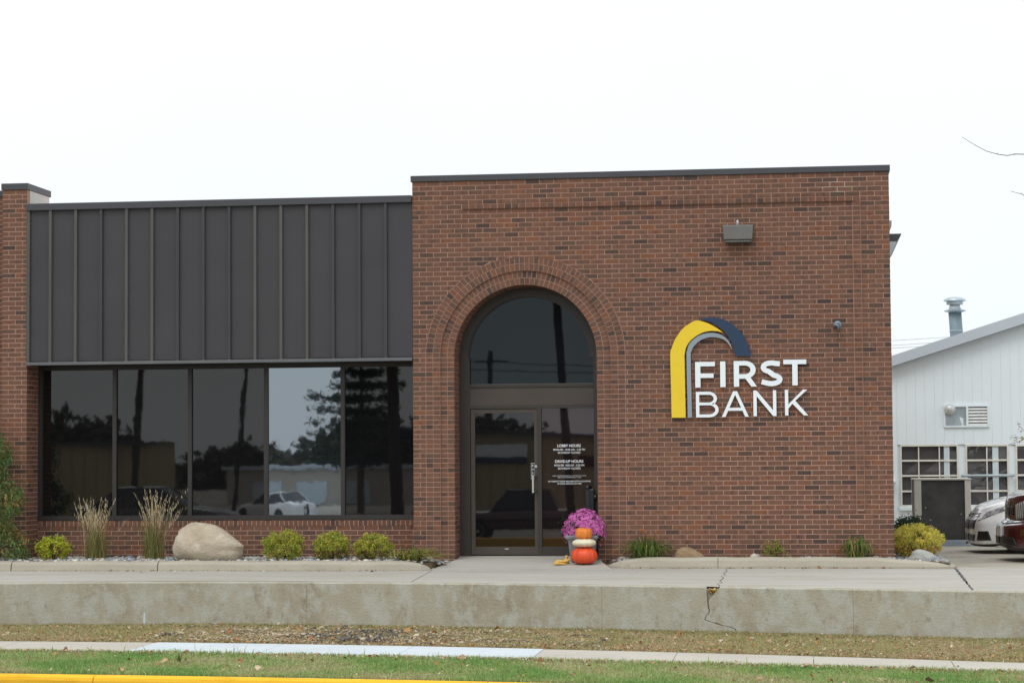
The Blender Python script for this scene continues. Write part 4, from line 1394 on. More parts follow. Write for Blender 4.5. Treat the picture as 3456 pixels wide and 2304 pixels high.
# small wall outlet low beside the brick corner
m_ = MB(); m_.tube([(7.12, SY + .02, .86), (7.12, SY - .08, .86), (7.20, SY - .12, .85)], [.05, .05, .045], 12); m_.build('wall_outlet', MT['shed'], shed, smooth=True)
# silver pipe strapped across the windows
m_ = MB(); m_.tube([(8.42 + i * .0982, SY - .10, .964) for i in range(11)], [.024, .03, .024, .03, .026, .03, .024, .030, .026, .028, .022], 10)
pp = m_.build('silver_pipe', MT['galv'], shed, smooth=True)
m_ = MB()
for x in (8.45, 9.35): m_.box(x - .02, x + .02, SY - .1, SY + .02, .955, .972)
m_.build('pipe_strap', MT['galv'], pp)
# flue
fl = empty('roof_flue', (8.535, 13.6, 3.4))
tag(fl, 'grey metal roof flue with a round cap on the white shed', 'flue')
fl.location = (0, 0, 0)
cx_, cy_ = 8.52, 13.8
m_ = MB(); m_.tube([(cx_ + .055, cy_, 3.2), (cx_, cy_, 4.19)], .128, 20); m_.build('flue_pipe', MT['stack'], fl, smooth=True)
m_ = MB(); m_.lathe([(.132, 3.80), (.136, 3.805), (.136, 3.825), (.132, 3.83)], (cx_ + .02, cy_, 0), 20); m_.build('flue_band', MT['galv'], fl)
m_ = MB(); m_.lathe([(.105, 4.17), (.215, 4.205), (.215, 4.215), (.12, 4.25), (.10, 4.33), (.16, 4.335), (.165, 4.395), (.19, 4.40), (.222, 4.408), (.21, 4.435), (.15, 4.47), (.07, 4.487), (.005, 4.49)], (cx_, cy_, 0), 28); m_.build('flue_cap', MT['galv'], fl, smooth=False)

# ------------------------------------------------------------------ outdoor condenser unit
ac = empty('condenser_unit', (0, 0, 0))
tag(ac, 'boxy beige condenser unit with a dark coil face, standing on a concrete pad', 'condenser')
AY = 7.3
ax0, ax1, az0, az1 = 7.345, 8.285, -.085, .955
for (x0, x1) in ((ax0, ax0 + .115), (ax1 - .10, ax1)):
    box('corner_post', MT['acbeige'], x0, x1, AY, AY + .10, az0, az1 - .03, ac, bevel=.006)
    box('corner_post', MT['acbeige'], x0, x1, AY + .85, AY + .95, az0, az1 - .03, ac, bevel=.006)
box('top_cover', MT['acbeige'], ax0 - .012, ax1 + .012, AY - .012, AY + .96, az1 - .03, az1, ac, bevel=.008)
m_ = MB(); m_.box(ax0 + .116, ax1 - .101, AY + .05, AY + .9, az0, az1 - .031); m_.box(ax0 + .02, ax1 - .02, AY + .101, AY + .849, az0, az1 - .031)
m_.build('coil_core', MT['acdark'], ac)
m_ = MB()
for i in range(80):
    z = az0 + .03 + i * .0122
    m_.box(ax0 + .117, ax1 - .102, AY + .046, AY + .052, z, z + .007)
o = m_.build('coil_guard', MT['acdark'], ac); o['kind'] = 'stuff'
box('base_pad', MT['pad'], ax0 - .06, ax1 + .10, AY - .08, AY + 1.1, -.25, az0 - .002, ac, bevel=.01)
m_ = MB()
for x, z in ((7.53, .46), (8.12, .35), (7.61, .25)): m_.box(x - .008, x + .008, AY + .018, AY + .03, z - .008, z + .008)
m_.box(7.62, 7.68, AY + .018, AY + .026, .12, .13)
m_.build('guard_screw', MT['galvl'], ac)


# ------------------------------------------------------------------ cars
def lerp_tab(tab, u):
    tab = np.asarray(tab, float)
    x = tab[:, 0]
    u = min(max(u, x[0]), x[-1])
    i = min(max(int(np.searchsorted(x, u)) - 1, 0), len(x) - 2)
    h_ = x[i + 1] - x[i]; t = (u - x[i]) / h_
    y = tab[:, 1:]
    d = (y[i + 1] - y[i]) / h_
    m0 = d if i == 0 else (lambda a, b: np.where(a * b > 0, 2 * a * b / (a + b + 1e-12), 0))((y[i] - y[i - 1]) / (x[i] - x[i - 1]), d)
    m1 = d if i == len(x) - 2 else (lambda a, b: np.where(a * b > 0, 2 * a * b / (a + b + 1e-12), 0))(d, (y[i + 2] - y[i + 1]) / (x[i + 2] - x[i + 1]))
    t2, t3 = t * t, t * t * t
    return list((2 * t3 - 3 * t2 + 1) * y[i] + (t3 - 2 * t2 + t) * h_ * m0 + (-2 * t3 + 3 * t2) * y[i + 1] + (t3 - t2) * h_ * m1)


def make_car(name, spec, loc, rz, label, cat, group=None, detail=True):
    """car facing local -x, nose at x=0. spec['tab']: u, x, half width, bottom, shoulder, top"""
    root = empty(name, loc, rz)
    tag(root, label, cat, group)
    tab = spec['tab']
    sect = spec.get('sect', [(0.0, 0, 0.0), (0.86, 0, 0.0), (0.965, 0, 0.10), (1.0, 0, 0.34), (0.995, 0, 0.62), (0.97, 0, 0.86), (0.90, 1, 0.25), (0.76, 1, 0.75), (0.5, 1, 0.95), (0.0, 1, 1.0)])
    sv = np.array([s_[0] for s_ in sect])

    stab = np.array([(k / (len(sect) - 1), s_[0], s_[1] + s_[2]) for k, s_ in enumerate(sect)])
    sb0, sb1, sba = spec.get('setback', (0.5, 0.7, 0.0))

    def surf(u, v, side=1, off=0.0):
        x, hw, zb, zs_, zt_ = lerp_tab(tab, u)
        la, zz = lerp_tab(stab, min(max(v, 0), 1))
        z = zb + (zs_ - zb) * zz if zz <= 1 else zs_ + (zt_ - zs_) * (zz - 1)
        q = min(max((z - sb0) / (sb1 - sb0), 0), 1)
        q = q * q * (3 - 2 * q)
        return Vector((x + sba * q * max(0.0, 1 - x / 1.0), side * hw * la, z))

    def spos(u, v, side, off):
        p = surf(u, v, side)
        du = surf(min(u + .01, 1), v, side) - surf(max(u - .01, 0), v, side)
        dv = surf(u, min(v + .02, 1), side) - surf(u, max(v - .02, 0), side)
        n_ = du.cross(dv)
        if n_.length < 1e-9: n_ = Vector((-1, 0, 0))
        n_.normalize()
        c = Vector((spec['L'] * .5, 0, .55))
        if n_.dot(p - c) < 0: n_ = -n_
        return p + n_ * off

    us = np.unique(np.concatenate([np.linspace(0, .3, 60 if detail else 14), np.linspace(.3, 1, 40 if detail else 14), np.array(tab)[:, 0]]))
    vsn = np.linspace(0, 1, 64 if detail else 24)
    m_ = MB()
    for side in (1, -1):
        m_.grid([[tuple(surf(u, v, side)) for v in vsn] for u in us], flip=(side < 0))
    body = m_.build('body', MT[spec['paint']], root, smooth=True)

    def patch(nm, quad, mat, side, off=.006, nu=9, nv=7, parent=body):
        (a, b, c, d) = quad
        P = []
        for t in np.linspace(0, 1, nv):
            row = []
            for s_ in np.linspace(0, 1, nu):
                u = (a[0] * (1 - s_) + b[0] * s_) * (1 - t) + (d[0] * (1 - s_) + c[0] * s_) * t
                v = (a[1] * (1 - s_) + b[1] * s_) * (1 - t) + (d[1] * (1 - s_) + c[1] * s_) * t
                row.append(tuple(spos(u, v, side, off)))
            P.append(row)
        m2 = MB().grid(P, flip=side > 0)
        o = m2.build(nm, mat, parent, smooth=True)
        sd = o.modifiers.new('thick', 'SOLIDIFY'); sd.thickness = .006; sd.offset = 0
        return o

    for nm, quad, mat, off in spec.get('patches', []):
        for side in (1, -1):
            patch(nm, quad, MT[mat], side, off * .5)
    # glasshouse
    gx = spec['glass']       # (x0 bottom front, x1 top front, x2 top rear, x3 bottom rear, belt z, roof z, half width belt, half width roof)
    x0, x1, x2, x3, zb, zr, wb, wr = gx
    m_ = MB()
    ring = lambda x, z, w_: [(x, -w_, z), (x, w_, z)]
    P = [[(x0, -wb * .9, zb), (x0 - .06, 0, zb), (x0, wb * .9, zb)], [(x1, -wr, zr), (x1 - .05, 0, zr + .03), (x1, wr, zr)], [(x2, -wr, zr), (x2 + .05, 0, zr + .02), (x2, wr, zr)], [(x3, -wb * .9, zb), (x3 + .04, 0, zb), (x3, wb * .9, zb)]]
    gm = MB()
    gm.grid(P[:2]); gm.grid(P[2:])
    for s_ in (-1, 1):
        gm.quadset([(x0, s_ * wb * .9, zb), (x1, s_ * wr, zr), (x2, s_ * wr, zr), (x3, s_ * wb * .9, zb)], [(0, 1, 2, 3)])
    gm.build('window_glass', MT['carglass'], root)
    rm = MB(); rm.grid([[(a, y_ * wr * 1.01, zr + (.038 if y_ == 0 else .0)) for y_ in (-1, -.8, 0, .8, 1)] for a in np.linspace(x1 - .03, x2 + .03, 6)]); o = rm.build('roof', MT[spec['paint']], root, smooth=True)
    sd = o.modifiers.new('thick', 'SOLIDIFY'); sd.thickness = .03
    pm = MB()
    for s_ in (-1, 1):
        for xa, za, wa, xb_, zb_, wb_ in ((x0, zb - .02, wb * .91, x1, zr, wr), (x3, zb - .02, wb * .91, x2, zr, wr), ((x0 + x3) / 2 - .1, zb - .02, wb * .91, (x1 + x2) / 2 - .1, zr, wr)):
            pm.tube([(xa, s_ * wa, za), (xb_, s_ * wb_, zb_)], .035, 8)
    pm.build('roof_pillar', MT[spec['paint']], root)
    for wx in spec['wheels']:
        for s_ in (-1, 1):
            rr = spec['wr']
            hw = spec['ww']
            tm = MB(); tm.lathe([(rr * .62, -.10), (rr * .9, -.11), (rr, -.08), (rr, .08), (rr * .9, .11), (rr * .62, .10)], (wx, s_ * (hw - .09), rr), 28, 'y')
            ty = tm.build('wheel', MT['tyre'], root, smooth=True)
            rm = MB(); rm.lathe([(.05, .105 * s_), (rr * .30, .085 * s_), (rr * .56, .095 * s_), (rr * .63, .104 * s_), (rr * .63, .08 * s_)], (wx, s_ * (hw - .09), rr), 20, 'y')
            rm.build('rim', MT['steel'], ty)
            am = MB(); am.lathe([(rr * 1.14, -.002), (rr * 1.14, .004)], (wx, s_ * (hw - .012), rr + .01), 28, 'y')
            am.build('wheel_arch', MT['black'], root)
    return root, body


sedan_tab = [(0.00, .000, .02, .14, .60, .680), (0.05, .004, .30, .13, .60, .695), (0.10, .030, .50, .12, .61, .715), (0.15, .085, .66, .12, .63, .745), (0.20, .20, .77, .12, .67, .785), (0.26, .42, .845, .13, .72, .845),
             (0.34, .80, .88, .17, .78, .91), (0.44, 1.30, .895, .17, .83, .965), (0.55, 2.0, .90, .17, .87, .98), (0.72, 3.4, .90, .17, .90, 1.0), (0.86, 4.2, .87, .19, .90, 1.02), (0.95, 4.55, .78, .22, .86, .98), (1.0, 4.62, .10, .28, .8, .9)]
sedan = dict(setback=(.46, .72, .13), tab=sedan_tab, L=4.62, paint='carwhite', glass=(1.45, 2.15, 3.35, 4.0, .95, 1.44, .86, .62), wheels=(.92, 3.55), wr=.32, ww=.90,
             patches=[('headlight', [(.112, .52), (.250, .585), (.262, .69), (.140, .655)], 'lightglass', .006),
                      ('grille', [(.0, .585), (.095, .60), (.10, .655), (.0, .66)], 'black', .008),
                      ('grille', [(.0, .40), (.075, .41), (.095, .545), (.0, .54)], 'black', .008),
                      ('chrome_strip', [(.0, .575), (.10, .585), (.10, .60), (.0, .59)], 'chrome', .014),
                      ('fog_opening', [(.105, .265), (.205, .265), (.190, .375), (.120, .385)], 'black', .006),
                      ('lower_grille', [(.0, .24), (.075, .25), (.085, .345), (.0, .34)], 'black', .008),
                      ('lip', [(.03, .13), (.26, .13), (.27, .20), (.03, .19)], 'black', .010)])
make_car('parked_sedan', sedan, (8.06, 4.75, -.187), R(5), 'white sedan parked with its nose beside the condenser unit', 'car')
suv_tab = [(0.00, .000, .02, .22, .78, .86), (0.05, .010, .30, .21, .80, .90), (0.10, .045, .50, .19, .83, .945), (0.15, .11, .68, .18, .86, .975), (0.20, .22, .81, .18, .90, 1.00), (0.26, .44, .90, .20, .94, 1.03),
           (0.34, .80, .94, .27, .97, 1.06), (0.44, 1.25, .955, .27, 1.0, 1.10), (0.55, 2.0, .96, .27, 1.02, 1.12), (0.72, 3.4, .96, .27, 1.05, 1.14), (0.88, 4.4, .94, .3, 1.05, 1.15), (0.96, 4.72, .86, .34, 1.0, 1.12), (1.0, 4.78, .2, .38, .95, 1.05)]
suv = dict(setback=(.50, .60, .15), tab=suv_tab, L=4.78, paint='carred', glass=(1.35, 2.0, 4.0, 4.65, 1.07, 1.68, .90, .72), wheels=(.95, 3.75), wr=.37, ww=.96,
           patches=[('grille', [(.055, .46), (.150, .46), (.150, .66), (.06, .62)], 'black', .006),
                    *[('grille_bar', [(.062 + .017 * k, .465), (.070 + .017 * k, .465), (.070 + .017 * k, .635 + .004 * k), (.062 + .017 * k, .63 + .004 * k)], 'steel', .016) for k in range(5)],
                    ('headlight', [(.152, .49), (.212, .50), (.220, .66), (.155, .67)], 'lightglass', .008),
                    ('emblem', [(.0, .52), (.03, .52), (.035, .60), (.0, .61)], 'black', .012),
                    ('bumper_chrome', [(.0, .425), (.18, .43), (.18, .45), (.0, .445)], 'chrome', .016),
                    ('lower_grille', [(.0, .20), (.15, .21), (.12, .30), (.0, .31)], 'black', .008),
                    ('marker_light', [(.222, .375), (.233, .375), (.245, .45), (.234, .455)], 'orange', .008),
                    ('lip', [(.02, .12), (.27, .12), (.28, .17), (.02, .18)], 'black', .010)])
sr, sb = make_car('parked_crossover', suv, (8.28, 1.75, -.187), R(7), 'dark red crossover with a vertical-bar chrome grille, nearest the brick corner', 'car')
# upright bars over the chrome grille and the plate bracket
m_ = MB(); m_.box(-.022, .02, -.12, .12, .36, .52); m_.build('plate_bracket', MT['galvl'], sr, bevel=.008)

# ------------------------------------------------------------------ plants
def leaf_cloud(centers, nper, spread, size, pal, up=0.35, aspect=1.7):
    """small folded leaves around clump centres -> V, F, C"""
    centers = np.asarray(centers)
    n = len(centers) * nper
    c = np.repeat(centers, nper, 0) + rng.normal(0, spread, (n, 3))
    d = rng.normal(0, 1, (n, 3)); d[:, 2] = np.abs(d[:, 2]) * .6 + up
    d /= np.linalg.norm(d, axis=1, keepdims=True)
    s = np.cross(d, rng.normal(0, 1, (n, 3))); s /= np.linalg.norm(s, axis=1, keepdims=True) + 1e-9
    L = size * rng.uniform(.7, 1.3, (n, 1))
    w_ = L / aspect / 2
    nn = np.cross(d, s)
    V = np.stack([c - d * L * .5, c + s * w_ + nn * w_ * .3, c + d * L * .5, c - s * w_ + nn * w_ * .3], 1)
    F = np.arange(n * 4).reshape(n, 4)
    pal = np.array(pal)
    cl = np.repeat(pal[rng.integers(0, len(pal), len(centers))], nper, 0)
    cl = .55 * cl + .45 * pal[rng.integers(0, len(pal), n)]
    cl = cl * rng.uniform(.75, 1.2, (n, 1))
    return V.reshape(-1, 3), F, np.repeat(cl, 4, 0)


def bush(name, label, cat, c, rx, ry, rz, pal, clumps=110, nper=30, size=.03, spread=.028, group=None, stems=10, sparse=0.0, lump=.12, pal_low=None):
    root = empty(name, c)
    tag(root, label, cat, group)
    u = rng.normal(0, 1, (clumps, 3)); u[:, 2] = u[:, 2] * .9 + .15
    u /= np.linalg.norm(u, axis=1, keepdims=True)
    rad = rng.uniform(.78 - sparse, 1.0, (clumps, 1)) * (1 + lump * np.sin(u[:, :1] * 7 + u[:, 1:2] * 5 + u[:, 2:] * 6))
    cc = u * rad * np.array([rx, ry, rz]) + np.array([0, 0, rz * .95])
    cc = cc[cc[:, 2] > .02]
    V, F, C = leaf_cloud(cc, nper, spread, size, pal)
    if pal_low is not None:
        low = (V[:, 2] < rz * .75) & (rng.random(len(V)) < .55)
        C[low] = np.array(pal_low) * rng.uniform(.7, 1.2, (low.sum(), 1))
    V[:, 2] = np.maximum(V[:, 2], .004)
    np_mesh('foliage', V, F, MT['leaf'], C, root)
    st = MB()
    for i in range(stems):
        a = rng.uniform(0, 6.28); q = rng.uniform(.3, .85)
        e = Vector((math.cos(a) * rx * q, math.sin(a) * ry * q, rz * rng.uniform(1.0, 1.6)))
        st.tube([(e.x * .12, e.y * .12, 0), tuple(e * .5 + Vector((0, 0, .03))), tuple(e)], [.006, .004, .002], 5)
    st.build('stem', MT['stem'], root)
    return root


pal_sp = [(0.42, 0.44, 0.06), (0.52, 0.48, 0.07), (0.30, 0.38, 0.06), (0.38, 0.42, 0.05), (0.56, 0.44, 0.08), (0.22, 0.32, 0.05)]
pal_sp2 = [(0.44, 0.48, 0.04), (0.56, 0.52, 0.05), (0.34, 0.44, 0.04)]
brown = (0.16, 0.10, 0.04)
bush('spirea_shrub', 'small lime-yellow spirea shrub at the foot of the brick pillar', 'shrub', (-5.15, -.35, -.07), .235, .2, .17, pal_sp2, 70, 30, .032, .024, 'yellow-green shrubs')
bush('spirea_shrub', 'roundest yellow-green spirea shrub, just right of the big boulder', 'shrub', (-1.78, -.40, -.07), .285, .26, .215, pal_sp, 230, 30, .024, .019, 'yellow-green shrubs')
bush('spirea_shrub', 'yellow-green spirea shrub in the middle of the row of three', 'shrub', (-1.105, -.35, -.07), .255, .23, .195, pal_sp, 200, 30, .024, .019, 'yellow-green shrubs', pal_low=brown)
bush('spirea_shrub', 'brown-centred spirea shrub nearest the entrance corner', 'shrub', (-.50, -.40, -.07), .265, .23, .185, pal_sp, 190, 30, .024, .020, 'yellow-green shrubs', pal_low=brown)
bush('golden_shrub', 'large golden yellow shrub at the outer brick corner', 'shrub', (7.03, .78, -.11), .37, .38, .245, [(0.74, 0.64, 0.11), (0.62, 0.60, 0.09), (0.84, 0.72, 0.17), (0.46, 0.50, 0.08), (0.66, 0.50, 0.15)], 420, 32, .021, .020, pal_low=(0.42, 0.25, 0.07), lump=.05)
bush('dark_juniper', 'dark green juniper behind the golden shrub', 'shrub', (6.98, 2.3, -.12), .34, .4, .28, [(0.035, 0.065, 0.03), (0.05, 0.085, 0.035), (0.025, 0.05, 0.025)], 150, 40, .035, .035)
bush('barberry', 'sparse twiggy barberry with few green leaves under the sign', 'shrub', (5.06, -.17, -.07), .18, .12, .135, [(0.28, 0.34, 0.04), (0.20, 0.26, 0.04), (0.30, 0.18, 0.08)], 42, 14, .026, .022, stems=26, sparse=.5)


def ribbon_leaves(bases, tips, mids, width, cols, name, mat, parent, seg=6):
    """arching strap leaves through base-mid-tip"""
    n = len(bases)
    t = np.linspace(0, 1, seg + 1)[None, :, None]
    b, m, e = (np.asarray(q)[:, None, :] for q in (bases, mids, tips))
    P = (1 - t) ** 2 * b + 2 * t * (1 - t) * m + t ** 2 * e
    d = np.asarray(tips) - np.asarray(bases)
    s = np.stack([-d[:, 1], d[:, 0], np.zeros(n)], -1) + rng.normal(0, .3, (n, 3)) * np.linalg.norm(d, axis=1, keepdims=True)
    s /= np.linalg.norm(s, axis=1, keepdims=True) + 1e-9
    w_ = (np.asarray(width).reshape(-1, 1, 1) * (1 - t ** 1.6 * .93)) / 2
    A = P + s[:, None, :] * w_; B = P - s[:, None, :] * w_
    V = np.stack([A, B], 2).reshape(n, -1, 3)
    k = (seg + 1) * 2
    base = (np.arange(n) * k)[:, None, None]
    f = np.array([[2 * i, 2 * i + 1, 2 * i + 3, 2 * i + 2] for i in range(seg)])[None] + base
    C = np.repeat(np.asarray(cols), k, 0)
    return np_mesh(name, V.reshape(-1, 3), f.reshape(-1, 4), mat, C, parent)


def daylily(label, c, r_, h_, n, pal, group='daylilies', lean=0.0, flowers=0, dry=.25):
    root = empty('daylily', c)
    tag(root, label, 'plant', group)
    a = rng.uniform(0, 2 * np.pi, n); q = rng.uniform(.35, 1.0, n)
    b = np.stack([rng.normal(0, r_ * .18, n), rng.normal(0, r_ * .14, n), np.zeros(n)], -1)
    top = h_ * rng.uniform(.5, 1.05, n) * (1.15 - .45 * q)
    mid = b + np.stack([np.cos(a) * q * r_ * .62 + lean * .4, np.sin(a) * q * r_ * .5, top * 1.55], -1)
    tip = b + np.stack([np.cos(a) * q * r_ + lean, np.sin(a) * q * r_ * .8, top * rng.uniform(.0, .85, n) * (1.25 - q)], -1)
    tip[:, 2] = np.maximum(tip[:, 2], .01)
    pal = np.array(pal)
    col = pal[rng.integers(0, len(pal), n)] * rng.uniform(.75, 1.2, (n, 1))
    dr = rng.random(n) < dry
    col[dr] = np.array((0.42, 0.29, 0.11)) * rng.uniform(.7, 1.2, (dr.sum(), 1))
    ribbon_leaves(b, tip, mid, rng.uniform(.008, .014, n), col, 'leaves', MT['blade'], root)
    for i in range(flowers):
        fx, fz = rng.uniform(-.12, .12), h_ * rng.uniform(.85, 1.12)
        m_ = MB(); m_.tube([(fx * .2, 0, 0), (fx, -.03, fz)], .003, 5); m_.build('flower_stalk', MT['stem'], root)
        fp = [(fx + math.cos(t) * .022, -.03 + math.sin(t) * .022, fz + .02) for t in np.linspace(0, 6.28, 7)[:-1]]
        m_ = MB(); m_.quadset([(fx, -.03, fz - .012)] + fp, [(0, 1 + k, 1 + (k + 1) % 6) for k in range(6)]); m_.build('flower', MT['pk_orange'], root)
    return root


pal_g = [(0.075, 0.16, 0.03), (0.10, 0.20, 0.035), (0.055, 0.12, 0.03), (0.14, 0.22, 0.05)]
daylily('flopped daylily with yellowing leaves at the entrance end of the planter', (.06, -.62, -.07), .50, .24, 330, pal_g + [(0.36, 0.34, 0.06), (0.30, 0.32, 0.05)], lean=.12, flowers=1, dry=.35)
daylily('daylily clump with orange buds between the entrance and the small brown boulder', (3.32, -.17, -.05), .46, .36, 300, pal_g, flowers=3, dry=.12)
daylily('green daylily clump by the outer brick corner', (6.19, -.17, -.05), .32, .35, 230, pal_g, dry=.2)


def reed_grass(label, c, h_, lean):
    root = empty('reed_grass', c)
    tag(root, label, 'ornamental grass', 'feather reed grasses')
    n = 420
    a = rng.uniform(0, 6.28, n); q = rng.uniform(0, 1, n)
    b = np.stack([rng.normal(0, .065, n), rng.normal(0, .06, n), np.zeros(n)], -1)
    hh = h_ * rng.uniform(.30, .62, n)
    tip = b + np.stack([np.cos(a) * q * .22, np.sin(a) * q * .2, hh], -1)
    mid = b + np.stack([np.cos(a) * q * .07, np.sin(a) * q * .06, hh * .75], -1)
    pal = np.array([(0.20, 0.22, 0.06), (0.28, 0.25, 0.09), (0.13, 0.18, 0.05), (0.36, 0.29, 0.13)])
    ribbon_leaves(b, tip, mid, rng.uniform(.005, .009, n), pal[rng.integers(0, 4, n)], 'leaves', MT['blade'], root)
    n = 62
    b = np.stack([rng.normal(0, .06, n), rng.normal(0, .05, n), np.zeros(n)], -1)
    hh = h_ * rng.uniform(.62, 1.0, n)
    dx = rng.normal(0, .15, n) + lean * rng.uniform(0, 1.6, n)
    tip = b + np.stack([dx, rng.normal(0, .08, n), hh], -1)
    mid = b + np.stack([dx * .2, np.zeros(n), hh * .6], -1)
    col = np.array((0.54, 0.43, 0.24)) * rng.uniform(.8, 1.25, (n, 1))
    ribbon_leaves(b, tip, mid, np.full(n, .006), col, 'stem', MT['blade'], root)
    # plumes: short bristles along the last part of each stem
    bs, ts, ms, cs = [], [], [], []
    for i in range(n):
        for t in np.linspace(.66, .99, 9):
            p = (1 - t) ** 2 * b[i] + 2 * t * (1 - t) * mid[i] + t * t * tip[i]
            e = p + np.array([rng.normal(0, .010), rng.normal(0, .010), .045])
            bs.append(p); ts.append(e); ms.append((p + e) / 2); cs.append(np.array((0.62, 0.52, 0.34)) * rng.uniform(.8, 1.25))
    ribbon_leaves(np.array(bs), np.array(ts), np.array(ms), np.full(len(bs), .011), np.array(cs), 'plume', MT['blade'], root, 2)
    return root


reed_grass('tan feather reed grass beside the small spirea under the leftmost window', (-4.60, -.1, -.07), .90, -.03)
reed_grass('taller tan feather reed grass just left of the big boulder', (-3.74, -.1, -.07), 1.0, .02)

# arborvitae at the near end of the far bay
arb = empty('arborvitae', (-6.19, -.45, -.08))
tag(arb, 'tall green arborvitae with rusty sprays in front of the brick pillar', 'shrub')
cc = []
for z in np.linspace(.05, 2.05, 34):
    rr_ = .50 * (1 - (z / 2.25) ** 2.2) * (1 + .22 * math.sin(z * 9)) + .05
    for k in range(17):
        a = rng.uniform(0, 6.28)
        cc.append((math.cos(a) * rr_ * rng.uniform(.7, 1.1), math.sin(a) * rr_ * rng.uniform(.7, 1.1), z + rng.normal(0, .04)))
V, F, C = leaf_cloud(cc, 26, .045, .055, [(0.11, 0.21, 0.06), (0.15, 0.26, 0.08), (0.07, 0.15, 0.05), (0.20, 0.29, 0.10), (0.08, 0.16, 0.05), (0.42, 0.20, 0.06)], up=.8, aspect=3.2)
np_mesh('crown', V, F, MT['leaf'], C, arb)
m_ = MB(); m_.tube([(0, 0, -.05), (.02, 0, 1.0), (0, .01, 1.9)], [.045, .03, .01], 8); m_.build('trunk', MT['bark'], arb)


# ------------------------------------------------------------------ boulders
def rock(name, label, c, sx, sy, sz, mat, seed, rz=0.0, rough=.10):
    n1, n2 = 40, 26
    rs = np.random.default_rng(seed)
    K = rs.normal(0, 2.0, (14, 3)); ph = rs.uniform(0, 6.28, 14); am = rs.uniform(.2, 1, 14); am /= am.sum()
    rows = []
    for i in range(n2 + 1):
        th = math.pi * i / n2
        row = []
        for j in range(n1):
            a = 2 * math.pi * j / n1
            d = np.array((math.sin(th) * math.cos(a), math.sin(th) * math.sin(a), math.cos(th)))
            q = 1 + rough * 3 * float((am * np.sin(K @ d + ph)).sum()) + rough * .16 * math.sin(9 * d[0] + 7 * d[2] + seed)
            q -= .05 * math.exp(-((d[2] - .18 + .45 * d[0] + .1 * math.sin(5 * d[0])) / .07) ** 2) * (rough / .1)
            d2 = d * q
            x_, z_ = d2[0], d2[2]
            row.append((x_ * sx, d2[1] * sy, z_ * sz * (1 - .42 * (x_ if z_ > 0 else 0) - (.10 * x_ * x_ if z_ > 0 else 0)) ))
        rows.append(row + [row[0]])
    o = MB().grid(rows, flip=True).build(name, mat, None, smooth=True)
    o.location = c
    o.rotation_euler = (0, 0, rz)
    tag(o, label, 'boulder')
    return o


rock('boulder', 'big rounded tan boulder in the gravel bed below the windows', (-2.87, -.42, .13), .54, .40, .335, MT['boulder'], 5)
rock('boulder', 'small brown boulder under the left end of the sign', (3.885, -.2, -.03), .205, .14, .135, MT['boulder2'], 11, 0, .05)
rock('boulder', 'low grey rock in front of the golden shrub', (7.10, .05, -.09), .21, .15, .125, MT['rockgrey'], 23, 0, .09)
rock('boulder', 'flat dark stone at the end of the corner planter kerb', (7.36, -.2, -.12), .08, .07, .06, MT['rockgrey'], 31, .4, .12)

# ------------------------------------------------------------------ pot, mum, pumpkins, gourds
zf = lambda y: float(np.interp(y, [-1.1, -0.9, 0.0, 0.62], [-0.168, -0.160, -0.085, -0.040]))
pot = empty('flower_pot', (2.412, -.12, zf(-.12)))
tag(pot, 'square grey plastic pot holding the pink mum beside the glass', 'flower pot')
def sq_ring(a, z, r_=.2, n=6):
    p = []
    for k, (sx, sy) in enumerate(((1, -1), (1, 1), (-1, 1), (-1, -1))):
        for t in np.linspace(-45, 45, n):
            b = R([-45, 45, 135, 225][k] + t)
            p.append((sx * a * (1 - r_) + a * r_ * math.cos(b), sy * a * (1 - r_) + a * r_ * math.sin(b), z))
    return p
m_ = MB()
rings = [sq_ring(.150, 0), sq_ring(.155, .005), sq_ring(.190, .275), sq_ring(.196, .28), sq_ring(.198, .30), sq_ring(.222, .315), sq_ring(.228, .33), sq_ring(.228, .355), sq_ring(.220, .365), sq_ring(.20, .362), sq_ring(.19, .30)]
m_.grid([r_ + [r_[0]] for r_ in rings]); m_.f.append(tuple(range(24)))
m_.build('pot_body', MT['pot'], pot, smooth=False)
m_ = MB(); m_.quadset(sq_ring(.19, .32), [tuple(range(24))]); m_.build('pot_soil', MT['soil'], pot)
mum = empty('mum_plant', (2.43, -.12, zf(-.12) + .345))
tag(mum, 'domed pinkish purple mum in full bloom in the grey pot', 'flower')
n = 2300
u = rng.normal(0, 1, (n, 3)); u[:, 2] = np.abs(u[:, 2]) * 1.0 - .12
u /= np.linalg.norm(u, axis=1, keepdims=True)
prof = 1 - .16 * (np.abs(u[:, 2:]) ** 2) * (1 - np.abs(u[:, 2:]))
c = u * rng.uniform(.90, 1.0, (n, 1)) * prof * np.array([.300, .25, .335]) * (1 + .05 * np.sin(u[:, :1] * 11) * np.sin(u[:, 2:] * 13)) + np.array([0, 0, .045])
nr = u + rng.normal(0, .25, (n, 3)); nr /= np.linalg.norm(nr, axis=1, keepdims=True)
t1 = np.cross(nr, np.array([.3, .2, 1.0])); t1 /= np.linalg.norm(t1, axis=1, keepdims=True); t2 = np.cross(nr, t1)
k = 9
rad = rng.uniform(.016, .023, (n, 1))
V = [c + nr * .004]
C = [np.tile((0.36, 0.04, 0.20), (n, 1))]
for i in range(k):
    a = 2 * np.pi * i / k
    rr_ = rad * (1.0 if i % 2 else .82)
    V.append(c + (t1 * math.cos(a) + t2 * math.sin(a)) * rr_ + nr * .005)
    C.append(np.array((0.70, 0.22, 0.54)) * rng.uniform(.75, 1.25, (n, 1)))
V = np.stack(V, 1).reshape(-1, 3); C = np.stack(C, 1).reshape(-1, 3)
F = np.array([[0, 1 + i, 1 + (i + 1) % k] for i in range(k)])[None] + (np.arange(n) * (k + 1))[:, None, None]
np_mesh('flower_heads', V, F.reshape(-1, 3), MT['petal'], C, mum)
